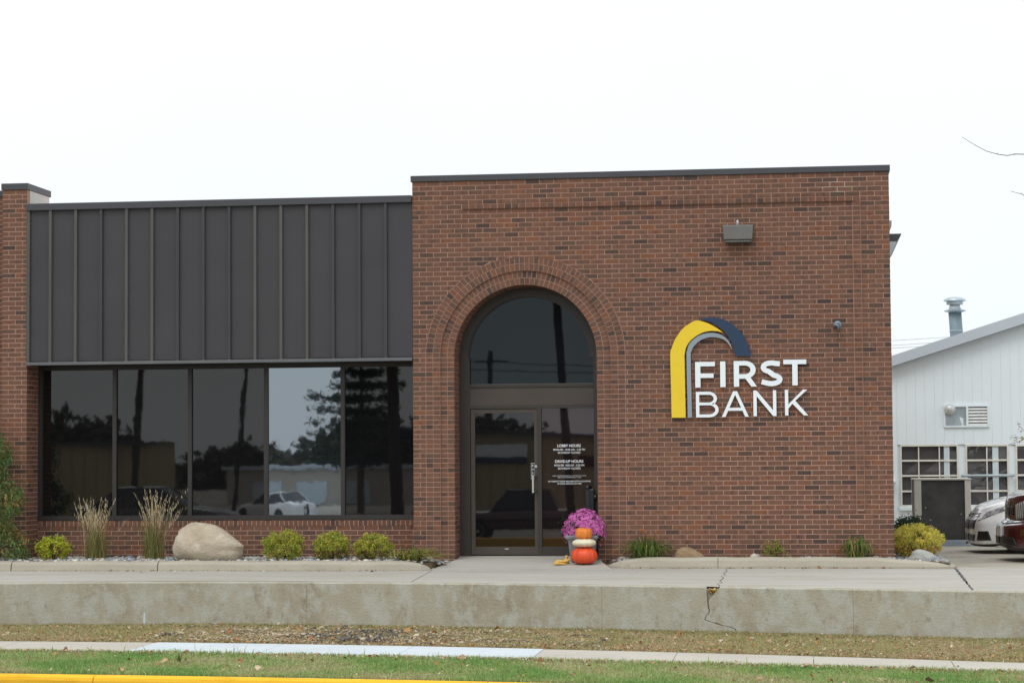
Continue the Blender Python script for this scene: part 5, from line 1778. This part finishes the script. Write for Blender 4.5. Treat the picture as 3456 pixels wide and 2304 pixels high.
V, F, C = leaf_cloud(rng.normal(0, 1, (160, 3)) * np.array([.10, .09, .07]) + np.array([0, 0, .09]), 16, .035, .035, [(0.04, 0.07, 0.035), (0.03, 0.05, 0.03)])
np_mesh('leaves', V, F, MT['leaf'], C, mum)


def pumpkin(name, label, c, rx, rz, ribs, depth, mat, top=.10, sq=2.3, tilt=0.0):
    root = empty(name, c)
    root.rotation_euler = (0, tilt, 0)
    tag(root, label, 'pumpkin')
    rows = []
    for i in range(27):
        th = math.pi * i / 26
        row = []
        cz, sz = math.cos(th), math.sin(th)
        e = 2 / sq
        rr_ = abs(sz) ** e; zz = abs(cz) ** e * (1 if cz > 0 else -1)
        for j in range(97):
            a = 2 * math.pi * j / 96
            rib = 1 - depth * (1 - abs(math.cos(a * ribs / 2)) ** .55) * min(1, rr_ * 1.6)
            dip = top * math.exp(-(rr_ / .30) ** 2) * (1 if cz > 0 else .6)
            row.append((rx * rr_ * rib * math.cos(a), rx * rr_ * rib * math.sin(a), rz * (zz * (1 - dip)) * (0.97 + .03 * math.cos(a * ribs))))
        rows.append(row)
    MB().grid(rows, flip=True).build('rind', mat, root, smooth=True)
    return root


z0 = zf(-.45)
pumpkin('pumpkin', 'large red-orange pumpkin at the bottom of the stack', (2.462, -.45, z0 + .118), .183, .121, 10, .05, MT['pk_red'], .16)
pumpkin('pumpkin', 'flat cream-white pumpkin in the middle of the stack', (2.462, -.45, z0 + .236 + .058), .164, .066, 9, .05, MT['pk_white'], .16, 2.1)
p3 = pumpkin('pumpkin', 'small orange pumpkin on top of the stack', (2.458, -.45, z0 + .352 + .072), .118, .078, 11, .07, MT['pk_orange'], .12, 3.2, R(4))
m_ = MB(); m_.tube([(.055, -.08, -.042), (.058, -.092, -.045), (.060, -.097, -.046)], [.014, .010, .003], 8); m_.build('blossom_scar', MT['stem'], p3)


def gourd(label, pts, rad):
    m_ = MB()
    P = []
    pts = [Vector(p) for p in gsh(pts)]
    m_.tube(pts, rad, 14)
    o = m_.build('gourd', MT['gourd'], None, smooth=True)
    sub = o.modifiers.new('smooth', 'SUBSURF'); sub.levels = 1; sub.render_levels = 2
    tag(o, label, 'gourd')
    return o


zb = zf(-.5)
gsh = lambda L: [(x + .02, y - .28, z) for x, y, z in L]
gourd('yellow crookneck gourd lying nearest the entrance edge of the pumpkin stack', [(2.035, -.26, zb + .028), (2.06, -.265, zb + .038), (2.10, -.26, zb + .046), (2.15, -.25, zb + .044), (2.20, -.25, zb + .050), (2.245, -.25, zb + .075), (2.262, -.25, zb + .095)], [.010, .026, .034, .022, .015, .012, .008])
gourd('long yellow gourd lying in front of its crookneck neighbour', [(2.03, -.33, zb + .018), (2.055, -.33, zb + .022), (2.09, -.325, zb + .024), (2.13, -.315, zb + .020), (2.17, -.31, zb + .016), (2.21, -.305, zb + .014)], [.010, .022, .024, .016, .012, .008])
gourd('small round orange-yellow gourd with a knob behind the crookneck gourd', [(2.18, -.12, zb + .005), (2.185, -.12, zb + .03), (2.19, -.12, zb + .055), (2.19, -.12, zb + .075), (2.192, -.12, zb + .095), (2.193, -.12, zb + .118), (2.193, -.12, zb + .128)], [.03, .048, .045, .024, .020, .025, .008])

# black door-opener post behind the pot
dp = empty('door_opener_post', (0, 0, 0))
tag(dp, 'black door opener post behind the flower pot', 'post')
m_ = MB(); m_.box(2.405, 2.53, .40, .465, -.06, .90); m_.build('post_body', MT['black'], dp, bevel=.012)
m_ = MB(); m_.lathe([(.04, 0), (.036, .035), (.02, .05), (.002, .052)], (2.437, .43, .90), 14); m_.build('post_cap', MT['blackpost'], dp, smooth=True)
m_ = MB(); m_.box(2.41, 2.465, .385, .3995, .02, .895); m_.build('post_face', MT['blackpost'], dp)
m_ = MB(); m_.lathe([(.045, -.02), (.045, 0), (.04, .006)], (2.553, .42, .78), 18, 'x'); m_.build('push_button', MT['blackpost'], dp)

# ------------------------------------------------------------------ bare tree whose twigs reach into the picture
tree = empty('bare_tree', (11.9, 3.2, -.19))
tag(tree, 'nearly bare tree whose thin twigs reach in at the picture edge above the cars', 'tree')
def wpt(p): return (p[0] - 11.9, p[1] - 3.2, p[2] + .19)
m_ = MB(); m_.tube([wpt(p) for p in ((11.9, 3.2, -.3), (11.92, 3.2, 1.5), (11.85, 3.25, 3.2), (11.9, 3.2, 5.0), (11.95, 3.1, 7.0))], [.17, .14, .11, .08, .04], 12)
m_.build('trunk', MT['bark'], tree)
def limb(pts, rad, nm='branch'):
    q = MB(); q.tube([wpt(p) for p in pts], rad, 6); q.build(nm, MT['bark'], tree)
limb([(11.86, 3.2, 4.2), (10.9, 3.1, 4.9), (9.8, 3.0, 5.6), (9.15, 3.0, 5.85), (8.844, 3, 5.864), (8.708, 3, 5.87), (8.598, 3, 5.85), (8.453, 3, 5.874), (8.297, 3, 5.922), (8.13, 3, 6.015), (7.924, 3, 6.153)],
     [.05, .034, .02, .010, .0075, .007, .0065, .006, .005, .0045, .003])
limb([(8.46, 3, 5.872), (8.445, 3, 5.905)], [.004, .002], 'twig')
limb([(8.72, 3, 5.868), (8.69, 3, 5.853)], [.004, .002], 'twig')
limb([(11.86, 3.2, 3.6), (10.6, 3.0, 4.4), (9.4, 3, 5.0), (8.832, 3, 5.239), (8.806, 3, 5.259), (8.631, 3, 5.311)], [.045, .028, .014, .006, .005, .003])
limb([(8.80, 3, 5.26), (8.785, 3, 5.29)], [.004, .002], 'twig')
limb([(11.88, 3.2, 1.2), (10.8, 3.0, 1.35), (9.6, 3, 1.45), (9.0, 3, 1.53), (8.763, 3, 1.581), (8.68, 3, 1.60), (8.60, 3, 1.615)], [.03, .02, .011, .007, .005, .004, .002])
limb([(9.0, 3, 1.53), (8.80, 3, 1.66), (8.69, 3, 1.78), (8.67, 3, 1.84)], [.006, .004, .003, .002])
limb([(8.76, 3, 1.58), (8.66, 3, 1.53), (8.60, 3, 1.515)], [.004, .003, .002])
V, F, C = leaf_cloud([(8.60, 3, 1.61), (8.585, 3, 1.58), (8.66, 3, 1.56), (8.62, 3, 1.52), (8.68, 3, 1.81), (8.70, 3, 1.70), (8.74, 3, 1.60), (8.72, 3, 1.55), (8.82, 3, 1.63), (8.78, 3, 1.52)], 5, .025, .045, [(0.38, 0.34, 0.08), (0.34, 0.22, 0.08), (0.42, 0.38, 0.12)], up=-.2, aspect=2.4)
V -= np.array([11.9, 3.2, -.19])
np_mesh('leaves', V, F, MT['leaf'], C, tree)
for (a, b, wl) in (((6.0, 5.92), (16.0, 6.43), 'topmost'), ((6.0, 5.70), (16.0, 6.28), 'middle'), ((6.0, 5.63), (16.0, 6.09), 'lowest')):
    pts = [(a[0] + (b[0] - a[0]) * t, 60, a[1] + (b[1] - a[1]) * t - .25 * t * (1 - t)) for t in np.linspace(0, 1, 9)]
    o = MB().tube(pts, .016, 5).build('far_wire', MT['wirefar'])
    tag(o, wl + ' of the three faint overhead wires in the sky beside the brick corner', 'wire', 'far overhead wires')

# ------------------------------------------------------------------ grass, dry strip, litter
def blades(name, n, fa, fb, x0, x1, z, hmin, hmax, wd, pal, mat, label, lean=.5, patch=None, dens=None):
    x = rng.uniform(x0, x1, n); t = rng.random(n)
    y = fa(x) * (1 - t) + fb(x) * t
    if dens is not None:
        keep = rng.random(n) < dens(x, y, t)
        x, y, t = x[keep], y[keep], t[keep]; n = len(x)
    h_ = rng.uniform(hmin, hmax, n)
    clump = .55 + .45 * np.sin(x * 5.1 + np.sin(y * 7)) * np.sin(y * 6.3 + 1.7 * np.sin(x * 3))
    h_ = h_ * (.7 + .5 * clump)
    a = rng.uniform(0, 6.28, n)
    s = np.stack([np.cos(a), np.sin(a), 0 * a], -1) * wd * rng.uniform(.6, 1.3, (n, 1))
    b = np.stack([x, y, np.full(n, z)], -1)
    l1 = rng.normal(0, lean, (n, 2)) * h_[:, None]
    m = b + np.stack([l1[:, 0] * .35, l1[:, 1] * .35, h_ * .6], -1)
    e = b + np.stack([l1[:, 0], l1[:, 1], h_ * rng.uniform(.7, 1, n)], -1)
    V = np.stack([b - s, b + s, m + s * .8, m - s * .8, e], 1)
    F1 = (np.array([[0, 1, 2, 3]])[None] + (np.arange(n) * 5)[:, None, None]).reshape(-1, 4)
    F2 = (np.array([[3, 2, 4, 4]])[None] + (np.arange(n) * 5)[:, None, None]).reshape(-1, 4)
    pal = np.array(pal)
    w_ = np.clip(.5 + .28 * np.sin(x * 1.7 + 2 * np.sin(y * 1.3)) + .25 * np.sin(x * 4.3 + 1.5 * np.sin(y * 3.1 + x)) + rng.normal(0, .25, n), 0, .999)
    col = pal[(w_ * len(pal)).astype(int)] * rng.uniform(.75, 1.25, (n, 1))
    V = V.reshape(-1, 3)
    # triangles only, so the tips are clean
    T = np.concatenate([F1[:, [0, 1, 2]], F1[:, [0, 2, 3]], F2[:, [0, 1, 2]]])
    o = np_mesh(name, V, T, mat, np.repeat(col, 5, 0))
    tag(o, label, 'grass', kind='stuff')
    return o


pal_l = [(0.20, 0.36, 0.10), (0.25, 0.40, 0.12), (0.31, 0.43, 0.14), (0.36, 0.45, 0.17), (0.40, 0.45, 0.19), (0.45, 0.46, 0.22), (0.50, 0.46, 0.26)]
blades('verge_grass', 130000, lambda x: Ysf(x) - .0, lambda x: Yk(x) + .015, -5.5, 9.0, ZG - .01, .025, .055, .0032, pal_l, MT['blade'], 'short green grass verge between the sidewalk and the yellow kerb')
blades('verge_edge_grass', 9000, lambda x: Ysf(x) + .05, lambda x: Ysf(x) - .05, -5.5, 9.0, ZS - .005, .025, .06, .003, pal_l[2:5], MT['blade'], 'ragged grass fringe along the front edge of the sidewalk', .6)
tall = blades('tall_grass_blades', 420, lambda x: Ysf(x) - .1, lambda x: Yk(x) + .1, -5.5, 9.0, ZG, .09, .16, .004, [(0.22, 0.30, 0.07), (0.30, 0.34, 0.10)], MT['blade'], 'taller pale grass blades standing in the green verge', .25)
pal_d = [(0.44, 0.35, 0.20), (0.50, 0.42, 0.26), (0.36, 0.36, 0.16), (0.29, 0.33, 0.12), (0.43, 0.31, 0.18), (0.40, 0.38, 0.18)]
debris = lambda x, y: np.exp(-((x - .2) / 1.75) ** 4) * (1 - .55 * (y > Yw(x) - .55))
blades('dry_grass', 130000, lambda x: Yw(x) - .01, lambda x: Ysb(x) + .01, -6.5, 9.5, ZG, .022, .055, .0032, pal_d, MT['blade'], 'dry brownish grass strip between the retaining wall and the sidewalk', .9,
       dens=lambda x, y, t: 1 - .6 * debris(x, y))
blades('wall_foot_grass', 9000, lambda x: Yw(x) - .02, lambda x: Yw(x) - .45, -6.5, 9.5, ZG, .02, .05, .003, [(0.13, 0.17, 0.045), (0.17, 0.19, 0.06), (0.19, 0.17, 0.08)], MT['blade'], 'greener grass along the foot of the retaining wall', .6)


def litter(name, n, fa, fb, x0, x1, z, size, pal, label, mat=None, dens=None, lift=.02):
    x = rng.uniform(x0, x1, n); t = rng.random(n) ** 1.0
    y = fa(x) * (1 - t) + fb(x) * t
    if dens is not None:
        keep = rng.random(n) < dens(x, y, t); x, y = x[keep], y[keep]; n = len(x)
    a = rng.uniform(0, 6.28, n)
    L = size * rng.lognormal(0, .4, n)
    d = np.stack([np.cos(a), np.sin(a), rng.normal(0, .35, n)], -1); s = np.stack([-np.sin(a), np.cos(a), rng.normal(0, .45, n)], -1)
    c = np.stack([x, y, z + rng.uniform(.004, lift, n)], -1)
    w_ = (L * rng.uniform(.25, .45, n))[:, None]; Lh = (L / 2)[:, None]
    up = np.stack([0 * a, 0 * a, L * rng.uniform(.05, .35, n)], -1)
    V = np.stack([c - d * Lh, c - d * Lh * .2 + s * w_ + up, c + d * Lh * .4 + s * w_ * .8 + up, c + d * Lh, c + d * Lh * .3 - s * w_ + up * .8, c - d * Lh * .3 - s * w_ * .9 + up * .8], 1)
    T = np.array([[0, 1, 5], [1, 4, 5], [1, 2, 4], [2, 3, 4]])[None] + (np.arange(n) * 6)[:, None, None]
    V[:, :, 2] = np.maximum(V[:, :, 2], z + .001)
    pal = np.array(pal)
    col = pal[rng.integers(0, len(pal), n)] * rng.uniform(.7, 1.2, (n, 1))
    o = np_mesh(name, V.reshape(-1, 3), T.reshape(-1, 3), mat or MT['litter'], np.repeat(col, 6, 0))
    tag(o, label, 'leaf litter', kind='stuff')
    return o


pal_lf = [(0.38, 0.19, 0.09), (0.46, 0.30, 0.17), (0.30, 0.14, 0.07), (0.54, 0.41, 0.28), (0.43, 0.22, 0.08), (0.27, 0.17, 0.11), (0.56, 0.46, 0.35)]
litter('leaf_litter', 12000, lambda x: Yw(x) - .02, lambda x: Ysb(x) + .02, -6.5, 9.5, ZG + .006, .019, pal_lf, 'small brown fallen leaves scattered over the dry grass strip')
litter('leaf_litter', 9000, lambda x: Ysb(x) + .75, lambda x: Ysb(x) + .0, -6.5, 9.5, ZG + .008, .018, pal_lf, 'band of reddish brown leaf bits along the back edge of the sidewalk', dens=lambda x, y, t: .25 + .75 * t)
litter('leaf_litter', 260, lambda x: Yw(x) - .02, lambda x: Ysb(x) + .02, -6.5, 9.5, ZG + .012, .042, [(0.45, 0.22, 0.08), (0.52, 0.38, 0.24), (0.33, 0.15, 0.07)], 'larger curled leaves lying on the dry grass strip', lift=.03)
litter('leaf_litter', 420, lambda x: Ysf(x) - .02, lambda x: Yk(x) + .03, -5.5, 9.0, ZG + .02, .032, pal_lf, 'few fallen leaves lying in the green verge', lift=.035)
litter('leaf_litter', 1400, lambda x: Ysf(x) + .01, lambda x: Ysf(x) - .16, -5.5, 9.0, ZG + .012, .022, pal_lf, 'leaf bits along the front edge of the sidewalk', lift=.02)
litter('chip_leaves', 60, lambda x: Yw(x) + .085, lambda x: Yw(x) + .02, 4.33, 4.43, -.300, .035, [(0.55, 0.33, 0.06), (0.60, 0.42, 0.10), (0.40, 0.22, 0.06)], 'yellow leaf caught in the broken corner of the retaining wall', lift=.06)
litter('leaf_litter', 260, lambda x: 0 * x - 1.10, lambda x: 0 * x - 1.22, -9, .1, -.181, .018, [(0.26, 0.12, 0.05), (0.20, 0.10, 0.05)], 'thin line of rusty leaf bits along the foot of the planter kerb', lift=.012)
litter('leaf_litter', 220, lambda x: 0 * x - .50, lambda x: 0 * x - .66, 2.95, 7.2, -.181, .018, [(0.26, 0.12, 0.05), (0.20, 0.10, 0.05)], 'rusty leaf bits along the kerb under the sign wall', lift=.012)

# broken asphalt and dried clods dumped in the middle of the dirt strip
xx = rng.normal(.2, 1.5, 3600); tt = np.clip(rng.beta(2.2, 1.6, 3600), 0, 1)
xx = np.clip(xx, -2.1, 3.2)
yy = Yw(xx) - .35 + (Ysb(xx) + .05 - Yw(xx) + .35) * tt
hh = ZG + .012 + .03 * np.maximum(0, np.sin(xx * 4) * np.sin(yy * 5)) + rng.uniform(0, .015, len(xx))
pts = np.stack([xx, yy, hh], -1)
dark = (np.sin(xx * 2.1 + 1) + rng.normal(0, .6, len(xx))) > .45
o = stones('asphalt_rubble', pts[dark], .012, [(0.08, 0.08, 0.085), (0.11, 0.108, 0.11), (0.15, 0.14, 0.14)], MT['stone'], .6, .25)
tag(o, 'dark broken asphalt crumbs spilled on the dirt strip', 'rubble', kind='stuff')
o = stones('dirt_clods', pts[~dark], .014, [(0.42, 0.35, 0.24), (0.34, 0.27, 0.18), (0.50, 0.43, 0.32), (0.25, 0.19, 0.12)], MT['stone'], .5, .3)
tag(o, 'pale dried clods spilled on the dirt strip', 'rubble', kind='stuff')
pts = np.concatenate([np.stack([rng.uniform(-5, 8.5, 70), np.zeros(70), np.full(70, ZG + .015)], -1)])
pts[:, 1] = Yw(pts[:, 0]) - rng.uniform(.02, 1.6, 70)
o = stones('pale_pebbles', pts, .014, [(0.55, 0.53, 0.50), (0.62, 0.60, 0.58)], MT['stone'])
tag(o, 'few pale pebbles lying on the dirt strip', 'gravel', kind='stuff')
pts = np.array([(-3.1, -1.3, -.176), (-1.85, -1.28, -.176), (-.35, -1.28, -.176), (4.0, -.62, -.176), (-3.55, -1.35, -.178)])
o = stones('loose_stones', pts, .016, [(0.72, 0.71, 0.70), (0.12, 0.11, 0.10)], MT['stone'])
tag(o, 'few loose stones lying on the driveway', 'gravel', kind='stuff')
# weed in the verge
wd_ = empty('weed', (-.95, -8.62, ZG))
tag(wd_, 'small pale broadleaf weed standing in the green verge', 'plant')
n = 14
a = rng.uniform(0, 6.28, n)
tp = np.stack([np.cos(a) * .09, np.sin(a) * .09, rng.uniform(.05, .15, n)], -1)
ribbon_leaves(np.zeros((n, 3)), tp, tp * np.array([.4, .4, 1.1]) + np.array([0, 0, .03]), np.full(n, .022), np.tile((0.25, 0.32, 0.12), (n, 1)) * rng.uniform(.8, 1.2, (n, 1)), 'leaves', MT['blade'], wd_)

# ------------------------------------------------------------------ across the street: what the dark glass mirrors
def tan_hall(label, x0, x1, y, zt0, zt1, dep, name='metal_hall'):
    root = empty(name, (0, 0, 0))
    tag(root, label, 'building')
    z = gz(y)
    m_ = MB()
    m_.quadset([(x0, y, z - .3), (x1, y, z - .3), (x1, y, zt1), (x0, y, zt0), (x0, y - dep, z - .3), (x1, y - dep, z - .3), (x1, y - dep, zt1), (x0, y - dep, zt0)], [(0, 1, 2, 3), (1, 5, 6, 2), (5, 4, 7, 6), (4, 0, 3, 7)])
    m_.build('wall', MT['tan'], root)
    m_ = MB()
    m_.quadset([(x0 - .3, y + .3, zt0), (x1 + .3, y + .3, zt1), (x1 + .3, y - dep, zt1 - .05), (x0 - .3, y - dep, zt0 - .05), (x0 - .3, y + .3, zt0 - .15), (x1 + .3, y + .3, zt1 - .15)], [(0, 1, 2, 3), (4, 5, 1, 0)])
    m_.build('roof', MT['coping'], root)
    for k in range(int((x1 - x0) / .6)):
        xr = x0 + .3 + k * .6
        box('rib', MT['tan'], xr, xr + .05, y, y + .04, z, min(zt0, zt1) - .2, root)
    return root


tan_hall('long tan metal hall across the street, mirrored in the leftmost windows', -46, -25.0, -70, 2.3, 2.3, 4)
h2 = tan_hall('tan metal hall across the street, mirrored in the door glass', -11.0, 9, -66, 2.75, 1.9, 4)
box('banner', MT['signwhite'], -8.9, -6.6, -65.95, -65.9, 1.15, 2.0, h2)
box('banner_band', MT['signnavy'], -8.9, -6.6, -65.89, -65.86, 1.15, 1.45, h2)
box('red_sign', MT['carred'], -4.3, -2.6, -65.95, -65.9, 1.0, 1.5, h2)


def pole(label, x, y, ztop, lean, rad=.15):
    root = empty('utility_pole', (x, y, gz(y) if y < -22.3 else -.8))
    tag(root, label, 'pole', 'utility poles across the street')
    h_ = ztop - root.location.z
    MB().tube([(0, 0, -.2), (lean * .5, 0, h_ * .5), (lean, 0, h_)], [rad, rad * .9, rad * .75], 12).build('shaft', MT['pole'], root)
    MB().box(lean - 1.1, lean + 1.1, -.06, .06, h_ - .75, h_ - .62).build('crossarm', MT['pole'], root)
    return (x + lean, y, ztop - .7)


pA = pole('short distant utility pole, mirrored at the lower part of the fanlight', -14.7, -110, 8.3, .4, .2)
pB = pole('tall utility pole leaning across the fanlight reflection', -2.4, -45, 12.0, -.9, .16)
pC = pole('stout utility pole mirrored in the window next to the entrance', -7.7, -40, 11.0, -.4, .22)
pD = pole('leaning utility pole mirrored in the second window from the pillar', -22.9, -60, 11.5, .8, .17)
pE = pole('utility pole mirrored in the third window from the pillar', -27.5, -95, 11.0, 1.2, .16)
WIRES = iter(['upper wire from the short pole towards the street end', 'upper wire between the far poles across the street', 'upper wire running off past the leftmost window reflection',
              'lower wire from the short pole towards the street end', 'lower wire between the far poles across the street', 'lower wire running off past the leftmost window reflection',
              'wire between the stout and the tall pole across the street', 'wire between the leaning and the stout pole across the street', 'wire from the tall pole away over the sidelight reflection'])
def wire(a, b, sag, r_=.03):
    P = [tuple(Vector(a).lerp(Vector(b), t) - Vector((0, 0, 4 * sag * t * (1 - t)))) for t in np.linspace(0, 1, 13)]
    o = MB().tube(P, r_, 5).build('overhead_wire', MT['wire'])
    tag(o, next(WIRES), 'wire', 'overhead wires across the street')
far = (60, -90, 6.5)
for dz in (0, -.5):
    q = lambda p: (p[0], p[1], p[2] + dz)
    wire(q(pA), q(far), .8); wire(q(pE), q(pA), .8); wire(q((-70, -80, 9)), q(pE), .8)
wire(pC, pB, .3); wire(pD, pC, .8); wire(pB, (40, -50, 9), .8)

wh = empty('pale_warehouse', (0, 0, 0))
tag(wh, 'low pale warehouse beyond the lot, mirrored in the bright window pane', 'building')
box('wall', MT['slabold'], -35, -23.5, -134, -122, -2.2, .75, wh)
box('roof', MT['shedtrim'], -35.3, -23.2, -134.3, -121.7, .752, 1.0, wh)
for k in range(3): box('loading_door', MT['shedpost'], -33 + k * 3.2, -31 + k * 3.2, -121.98, -121.9, -1.7, -.1, wh)
# spruce and far woods
sp_t = empty('spruce_tree', (-19.9, -95, gz(-95)))
tag(sp_t, 'dark spruce across the street, mirrored in the bright window pane', 'tree')
cc = []
H = 12.5
for k in range(13):
    z = 3.0 + (H - 3.0) * k / 13
    rr_ = 4.3 * (1 - z / H) ** .8 + .25
    for j in range(8):
        a = rng.uniform(0, 6.28); rq = rr_ * rng.uniform(.65, 1.05)
        for q in np.linspace(.12, 1, 9):
            for m in range(2):
                cc.append((math.cos(a) * rq * q + rng.normal(0, .16), math.sin(a) * rq * q + rng.normal(0, .16), z - .10 * rq * q + .16 * rq * q * q + rng.normal(0, .05)))
V, F, C = leaf_cloud(cc, 5, .11, .36, [(0.02, 0.04, 0.022), (0.03, 0.055, 0.03)], up=.1, aspect=3)
np_mesh('crown', V, F, MT['leaf'], C, sp_t)
MB().tube([(0, 0, 0), (0, 0, H * .95)], [.22, .03], 8).build('trunk', MT['bark'], sp_t)
cc = []
for k in range(950):
    x = rng.uniform(-170, 60)
    hgt = 5.0 + 2.5 * math.sin(x * .11) + 1.5 * math.sin(x * .37 + 1) + (3.0 if x < -85 else 0)
    for j in range(7):
        cc.append((x + rng.normal(0, 1.2), -250 + rng.normal(0, 4), -2 + hgt * rng.uniform(.1, 1)))
V, F, C = leaf_cloud(cc, 5, .8, 1.7, [(0.04, 0.06, 0.025), (0.06, 0.055, 0.025), (0.09, 0.05, 0.02), (0.03, 0.05, 0.025), (0.05, 0.05, 0.045)], up=.2, aspect=1.5)
o = np_mesh('woods', V, F, MT['leaf'], C)
tag(o, 'far autumn woods beyond the street, seen only as a dark band in the glass', 'woods', kind='stuff')
# pickup and cars on the lot across the street, mirrored in the glass
truck_tab = [(0.00, .000, .02, .45, .95, 1.05), (0.06, .01, .60, .44, .96, 1.08), (0.12, .05, .85, .42, .98, 1.10), (0.2, .2, .94, .42, 1.02, 1.13), (0.35, 1.1, .96, .42, 1.06, 1.17), (0.5, 2.0, .97, .42, 1.08, 1.19), (0.9, 5.5, .97, .45, 1.1, 1.2), (1.0, 5.7, .9, .5, 1.1, 1.2)]
truck = dict(tab=truck_tab, L=5.7, paint='carred', glass=(1.45, 2.05, 3.6, 3.9, 1.15, 1.85, .92, .78), wheels=(1.0, 4.5), wr=.40, ww=.97,
             patches=[('headlight', [(.10, .60), (.2, .62), (.2, .72), (.1, .70)], 'lightglass', .008), ('bumper', [(.0, .2), (.2, .2), (.2, .4), (.0, .4)], 'chrome', .02)])
make_car('pickup_truck', truck, (-7.3, -49, gz(-49)), R(-4), 'dark red pickup on the lot across the street, mirrored in the door', 'truck', detail=False)
sd2 = dict(sedan); sd2['paint'] = 'cardark'
make_car('parked_hatchback', sd2, (-9.6, -27, gz(-27)), R(178), 'dark car across the street, mirrored low in the second window from the pillar', 'car', detail=False)
sd3 = dict(sedan)
make_car('parked_hatchback', sd3, (-17.5, -36, gz(-36)), R(174), 'white car on the lot across the street, mirrored in the two leftmost windows', 'car', detail=False)
make_car('parked_hatchback', sd3, (-22.5, -78, gz(-78)), R(35), 'white car on the lot across the street, mirrored in the bright window pane', 'car', detail=False)
make_car('parked_hatchback', sd2, (-15.0, -85, gz(-85)), R(10), 'dark car on the lot across the street, mirrored below the spruce', 'car', detail=False)
